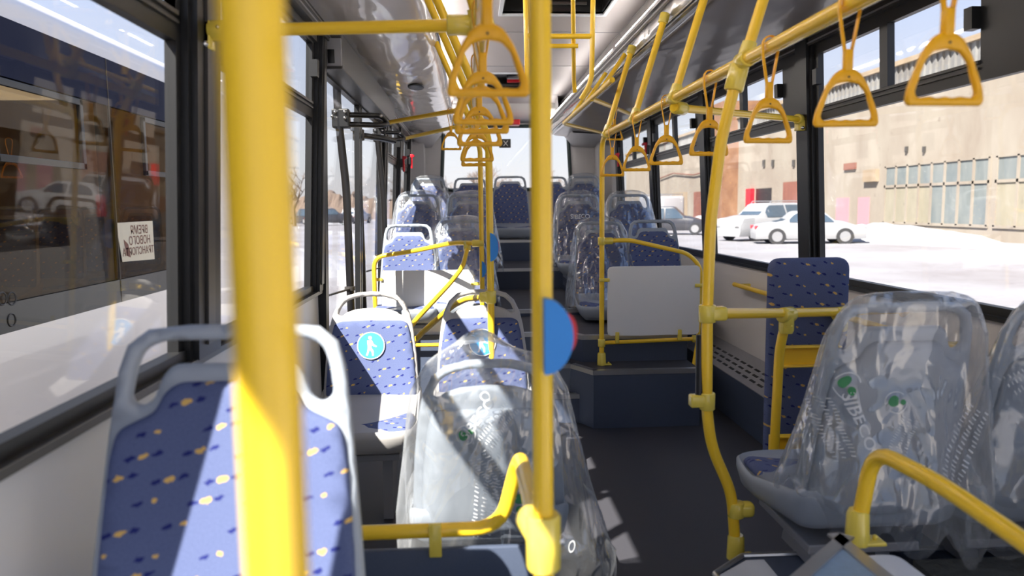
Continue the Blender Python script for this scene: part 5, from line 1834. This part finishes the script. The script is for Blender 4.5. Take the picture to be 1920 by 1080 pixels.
def gate(px0, px1, py0, py1, m, nm='gate', depth=0.06):
    y0, z1_ = fp(px0, py0); y1, z0_ = fp(px1, py1)
    bm = bmesh.new(); box(bm, FX - depth, FX + .02, min(y0, y1), max(y0, y1), min(z0_, z1_), max(z0_, z1_))
    return own(obj(nm, bm, m), e)


gate(1570, 1590, 371, 450, 'pinkdoor', 'door')
gate(1611, 1628, 370, 452, 'pinkdoor', 'door', 0.06)
gate(1470, 1521, 342, 409, 'gatebrown')
gate(1418, 1446, 354, 395, 'hatchblack', 'doorway', 0.02)
gate(1406, 1414, 354, 392, 'red', 'door', 0.3)
gate(1262, 1288, 362, 425, 'gatetan'); gate(1302, 1330, 360, 425, 'gatebrown')
gate(1625, 1648, 319, 340, 'gatetan', 'wall_box', 0.2)
gate(1585, 1606, 307, 317, 'gatebrown', 'wall_box', 0.1)
for x_ in (1432, 1449, 1488, 1507, 1700, 1733): gate(x_, x_ + 3, 275 if x_ > 1600 else 300, 285 if x_ > 1600 else 312, 'seal', 'bracket', 0.1)
y0, z1_ = fp(1352, 236); y1, _ = fp(1386, 236)
bm = bmesh.new(); box(bm, FX - 1.2, FX + 3, y1, y0, GZ, z1_ + 1.4); own(obj('tower', bm, 'brick'), e)
bm = bmesh.new()
for (a_, b_) in ((1240, 250), (1345, 340)): pass
pts = [at(x, y, X=FX - .15) for x, y in ((1236, 335), (1262, 325), (1300, 328), (1340, 318))]
tube(bm, pts, 0.06, 6, 0.5); own(obj('pipe', bm, 'gatebrown', smooth=1.0), e)

# --- cars
def car(name, label, cat, loc, rz, body, kind, L=4.5, W=1.75, H=1.4):
    e = empty(name, loc, rz, label, cat)
    if kind == 'sedan':
        top = [(0, .62), (.03, .78), (.16, .86), (.24, .92), (.38, 1.0 * H), (.46, H), (.60, H * .99), (.74, .92), (.96, .72), (1, .55)]
    elif kind == 'suv':
        top = [(0, .70), (.02, 1.0), (.06, 1.1), (.12, H), (.20, H + .02), (.58, H), (.72, 1.12), (.95, 1.0), (1, .70)]
    else:
        top = [(0, .65), (.03, .95), (.12, 1.25), (.25, H), (.5, H), (.68, .98), (.95, .75), (1, .5)]
    bm = bmesh.new()
    n_ = 48
    def ht(t):
        for (a0, b0), (a1, b1) in zip(top, top[1:]):
            if a0 <= t <= a1:
                k = (t - a0) / (a1 - a0); k = k * k * (3 - 2 * k)
                return b0 + (b1 - b0) * k
        return top[-1][1]
    belt = 0.86 if kind != 'suv' else 1.02
    rows = []
    for i in range(n_ + 1):
        t = i / n_
        x = -L / 2 + t * L
        h = ht(t)
        w = W / 2 * (1 - 0.12 * abs(2 * t - 1) ** 4)
        hb_ = min(h, belt)
        cab = max(0.0, h - belt)
        wt = w * (0.96 - 0.28 * min(1, cab / .45))
        ring = [(-w * .92, .22), (-w, .40), (-w, .62), (-w * .97, hb_ - .02), (-wt, h - .04), (-wt * .8, h), (wt * .8, h), (wt, h - .04), (w * .97, hb_ - .02), (w, .62), (w, .40), (w * .92, .22)]
        rows.append([bm.verts.new((x, a_, b_)) for a_, b_ in ring])
    for p, q in zip(rows, rows[1:]):
        for k in range(11): bm.faces.new((p[k], p[k + 1], q[k + 1], q[k]))
        bm.faces.new((p[11], p[0], q[0], q[11]))
    bm.faces.new(rows[0]); bm.faces.new(rows[-1][::-1])
    obj('body', bm, body, e, smooth=0.7)
    # side windows, windscreens follow the cabin
    gx = {'sedan': (.30, .70), 'suv': (.10, .66), 'hatch': (.16, .64)}[kind]
    for s in (-1, 1):
        for a_, b_ in ((gx[0], (gx[0] + gx[1]) / 2 - .01), ((gx[0] + gx[1]) / 2 + .01, gx[1])):
            bm = bmesh.new()
            lo_, hi_ = [], []
            for k in range(9):
                t = a_ + (b_ - a_) * k / 8
                h = ht(t) - .09
                w = W / 2 * (1 - 0.12 * abs(2 * t - 1) ** 4)
                if h < belt + .03: h = belt + .03
                cab = max(0.0, ht(t) - belt); wt = w * (0.96 - 0.28 * min(1, cab / .45))
                kk = (h - belt) / max(ht(t) - .04 - belt, .05)
                lo_.append(bm.verts.new((-L / 2 + t * L, s * (w * .97 + .012), belt + .01)))
                hi_.append(bm.verts.new((-L / 2 + t * L, s * (w * .97 + (wt - w * .97) * min(1, kk) + .014), h)))
            for k in range(8): bm.faces.new((lo_[k], lo_[k + 1], hi_[k + 1], hi_[k]))
            obj('side_window', bm, 'carglass', e, smooth=0.5)
    for a_, b_, nm in ((gx[1] + .01, gx[1] + (.10 if kind == 'sedan' else .09), 'windscreen'), (gx[0] - .11, gx[0] - .02, 'rear_window')):
        bm = bmesh.new(); r0 = []
        for k in range(5):
            t = max(0.02, a_ + (b_ - a_) * k / 4)
            r0.append([bm.verts.new((-L / 2 + t * L, y_, ht(t) + .012)) for y_ in (-W * .33, 0, W * .33)])
        for p, q in zip(r0, r0[1:]):
            for k in range(2): bm.faces.new((p[k], p[k + 1], q[k + 1], q[k]))
        obj(nm, bm, 'carglass', e, smooth=0.5)
    for t in (.19, .80):
        for s in (-1, 1):
            bm = bmesh.new(); c = Vector((-L / 2 + t * L, s * (W / 2 - .08), .32))
            tube(bm, [c - Vector((0, .1, 0)), c + Vector((0, .1, 0))], .32, 20)
            wh = obj('wheel', bm, 'tyre', e, smooth=0.6)
            bm = bmesh.new(); tube(bm, [c + Vector((0, s * .09, 0)), c + Vector((0, s * .112, 0))], .20, 16)
            obj('rim', bm, 'rim', wh, smooth=0.6)
    for s in (-1, 1):
        bm = bmesh.new(); rbox(bm, -L / 2 - .01, -L / 2 + .12, s * W * .33 - .16, s * W * .33 + .16, .60, .74, .02); obj('tail_light', bm, 'red', e)
        bm = bmesh.new(); rbox(bm, L / 2 - .18, L / 2 - .0, s * W * .33 - .16, s * W * .33 + .14, .55, .68, .02); obj('headlight', bm, 'rim', e)
    if kind == 'suv':
        for s in (-1, 1):
            bm = bmesh.new(); tube(bm, [(-L * .34, s * .55, H + .02), (-L * .32, s * .55, H + .09), (L * .04, s * .55, H + .09), (L * .06, s * .55, H + .02)], .02, 8); obj('roof_rail', bm, 'rim', e, smooth=1.0)
    return e


p = at(1512, 457, Z=GZ)
car('sedan_car', 'white sedan parked before the brown gate', 'car', (p.x, p.y, GZ), math.radians(-12), 'carwhite', 'sedan', 4.1, 1.6, 1.30)
p = at(1432, 450, Z=GZ)
car('suv_car', 'white estate car with roof rails behind the white sedan', 'car', (p.x, p.y, GZ), math.radians(203), 'carwhite', 'suv', 4.2, 1.75, 1.62)
p = at(1262, 439, Z=GZ)
car('hatchback_car', 'dark grey car seen between the far right window pillars', 'car', (p.x, p.y, GZ), math.radians(-20), 'cardark', 'hatch', 4.0, 1.7, 1.5)
p = at(1405, 420, Z=GZ)
bm = bmesh.new()
e = empty('van', (15.5, 62, GZ), math.radians(100), 'grey van parked behind the white estate car', 'van')
rbox(bm, -2.4, 2.4, -1.0, 1.0, .4, 2.3, .2, 3); obj('body', bm, 'duct', e, smooth=0.7)
bm = bmesh.new(); rbox(bm, 2.38, 2.42, -.85, .85, 1.3, 2.0, .005); obj('windscreen', bm, 'carglass', e)
bm = bmesh.new(); tube(bm, [(-2.2, -.9, 2.45), (2.2, -.9, 2.45), (2.2, .9, 2.45), (-2.2, .9, 2.45)], .04, 6, closed=True)
for x_ in (-2, 0, 2): tube(bm, [(x_, -.9, 2.28), (x_, -.9, 2.45)], .03, 6); tube(bm, [(x_, .9, 2.28), (x_, .9, 2.45)], .03, 6)
obj('roof_rack', bm, 'rim', e)
for x_ in (-1.5, 1.5):
    for s in (-1, 1):
        bm = bmesh.new(); tube(bm, [(x_, s * .85, .36), (x_, s * 1.02, .36)], .36, 16); obj('wheel', bm, 'tyre', e)

# --- snow banks
def bank(x, y, sx, sy, h, label, seed, group=None):
    bm = bmesh.new()
    bmesh.ops.create_grid(bm, x_segments=26, y_segments=26, size=1)
    for v in bm.verts:
        r = math.hypot(v.co.x, v.co.y)
        k = max(0, 1 - r * r)
        nn = noise.noise(Vector((v.co.x * 2.2 + seed, v.co.y * 2.2, seed))) + .5 * noise.noise(Vector((v.co.x * 6 + seed, v.co.y * 6, seed)))
        v.co = Vector((v.co.x * sx, v.co.y * sy, h * k * (1 + .55 * nn) - .12))
    o = tag(obj('snow_bank', bm, 'snow', smooth=1.2), label, 'snow bank', group)
    o.location = (x, y, GZ)
    return o


bank(16.9, 31, 2.2, 9, .75, 'long low snow bank at the foot of the cream building', 3)
bank(15.5, 52, 3, 6, .8, 'snow heap behind the parked cars', 9)
bank(9.5, 58, 2.5, 4, .9, 'snow heap near the dark grey car', 12)
bank(-9.5, 26, 3.5, 3, 1.3, 'rounded snow heap seen through the left door glass', 15)
bank(-15, 38, 5, 4, 1.7, 'larger snow heap farther off to the left', 18)
bank(-5.2, 19, 2, 3, .7, 'small snow heap to the left beyond the neighbouring bus', 21)

# --- bare trees
def bare_tree(h, seed):
    rg = random.Random(seed)
    bm = bmesh.new()
    def br(p, d, l, r, dep):
        q = p + d * l
        tube(bm, [p, (p + q) / 2 + Vector((rg.uniform(-.03, .03), rg.uniform(-.03, .03), 0)) * l, q], [r, r * .8, r * .6], 5 if dep < 2 else 3, caps=False)
        if dep >= 5: return
        for k in range(3 if dep < 4 else 4):
            nd = (d + Vector((rg.uniform(-1, 1), rg.uniform(-1, 1), rg.uniform(-.25, .65))) * .75).normalized()
            br(p + d * l * rg.uniform(.55, 1.0), nd, l * rg.uniform(.6, .82), r * .58, dep + 1)
    br(Vector((0, 0, 0)), Vector((0, 0, 1)), h * .28, h * .022, 0)
    me = bpy.data.meshes.new('bare_tree'); bm.to_mesh(me); bm.free(); me.materials.append(M['bark'])
    return me


tms = [bare_tree(9, s) for s in (1, 2, 3, 4)]
rg = random.Random(5)
tn = 0
side_l = [('to the left beyond the yard', -1), ('behind the rear window', 0)]
for i in range(30):
    if i < 20: x, y, w = -66 + i * 2.6, (66, 75, 100, 94)[i % 4] if i < 17 else 70, 'bare brown tree in the distant row seen through the left windows'
    else: x, y, w = -9 + (i - 20) * 2.3, (64, 80, 96)[i % 3], 'bare pale tree in the distance behind the rear window'
    o = bpy.data.objects.new('bare_tree', tms[i % 4]); COL.objects.link(o)
    o.location = (x, y, GZ); o.rotation_euler = (0, 0, rg.uniform(0, 6)); s = rg.uniform(.75, 1.05) * (.75 if i < 20 else .85); o.scale = (s * 1.3, s * 1.3, s)
    tag(o, w, 'tree', 'distant bare trees at the left' if i < 20 else 'distant bare trees at the rear')
# brown scrub strip along the horizon
bm = bmesh.new()
bmesh.ops.create_grid(bm, x_segments=420, y_segments=8, size=1)
for v in bm.verts:
    x = v.co.x * 75 - 15; k = 1 - abs(v.co.y) ** 2
    h = 3.4 + 1.3 * noise.noise(Vector((x * .12, 1, 0))) + 1.1 * noise.noise(Vector((x * .7, v.co.y * 3, 4))) + 1.2 * noise.noise(Vector((x * 2.6, v.co.y * 8, 2)))
    v.co = Vector((x, 112 + v.co.y * 5, max(0, h * k) + GZ))
tag(obj('distant_thicket', bm, 'bark'), 'far brown thicket along the horizon', 'thicket', kind='stuff')
for i, (x, y, w_, d_, h_) in enumerate(((-44, 86, 14, 8, 6.5), (-27, 87, 9, 7, 5.0))):
    e = empty('distant_building', (x, y, GZ), .2, ('pale long building far to the left behind the snow', 'smaller pale building in the distance left of the rear window')[i], 'building')
    bm = bmesh.new(); box(bm, -w_ / 2, w_ / 2, -d_ / 2, d_ / 2, 0, h_); obj('wall', bm, 'plasterlight', e)
    bm = bmesh.new()
    quad_box(bm, [(-w_ / 2 - .4, -d_ / 2 - .4, h_), (w_ / 2 + .4, -d_ / 2 - .4, h_), (w_ / 2 + .4, d_ / 2 + .4, h_), (-w_ / 2 - .4, d_ / 2 + .4, h_), (-w_ / 2, 0, h_ + 1.8), (w_ / 2, 0, h_ + 1.8), (w_ / 2, .1, h_ + 1.8), (-w_ / 2, .1, h_ + 1.8)])
    obj('roof', bm, 'snow', e)
    for k in range(4):
        bm = bmesh.new(); xx = -w_ / 2 + w_ * (k + .5) / 4; box(bm, xx - .6, xx + .6, -d_ / 2 - .03, -d_ / 2 + .02, h_ * .35, h_ * .65); obj('window', bm, 'carglass', e)
# a few vehicles far off to the left
for i, (px, py, m_, lb) in enumerate(((618, 408, 'cardark', 'dark vehicle far off through the left door glass'), (668, 405, 'carwhite', 'pale vehicle far off through the left door glass'), (572, 406, 'cardark', 'dark vehicle far off left of the door'))):
    p = at(px, py + 14, Z=GZ)
    car('distant_car', lb, 'car', (p.x, p.y, GZ), 0.3 + i, m_, 'suv' if i < 2 else 'hatch', 4.5, 1.8, 1.6)
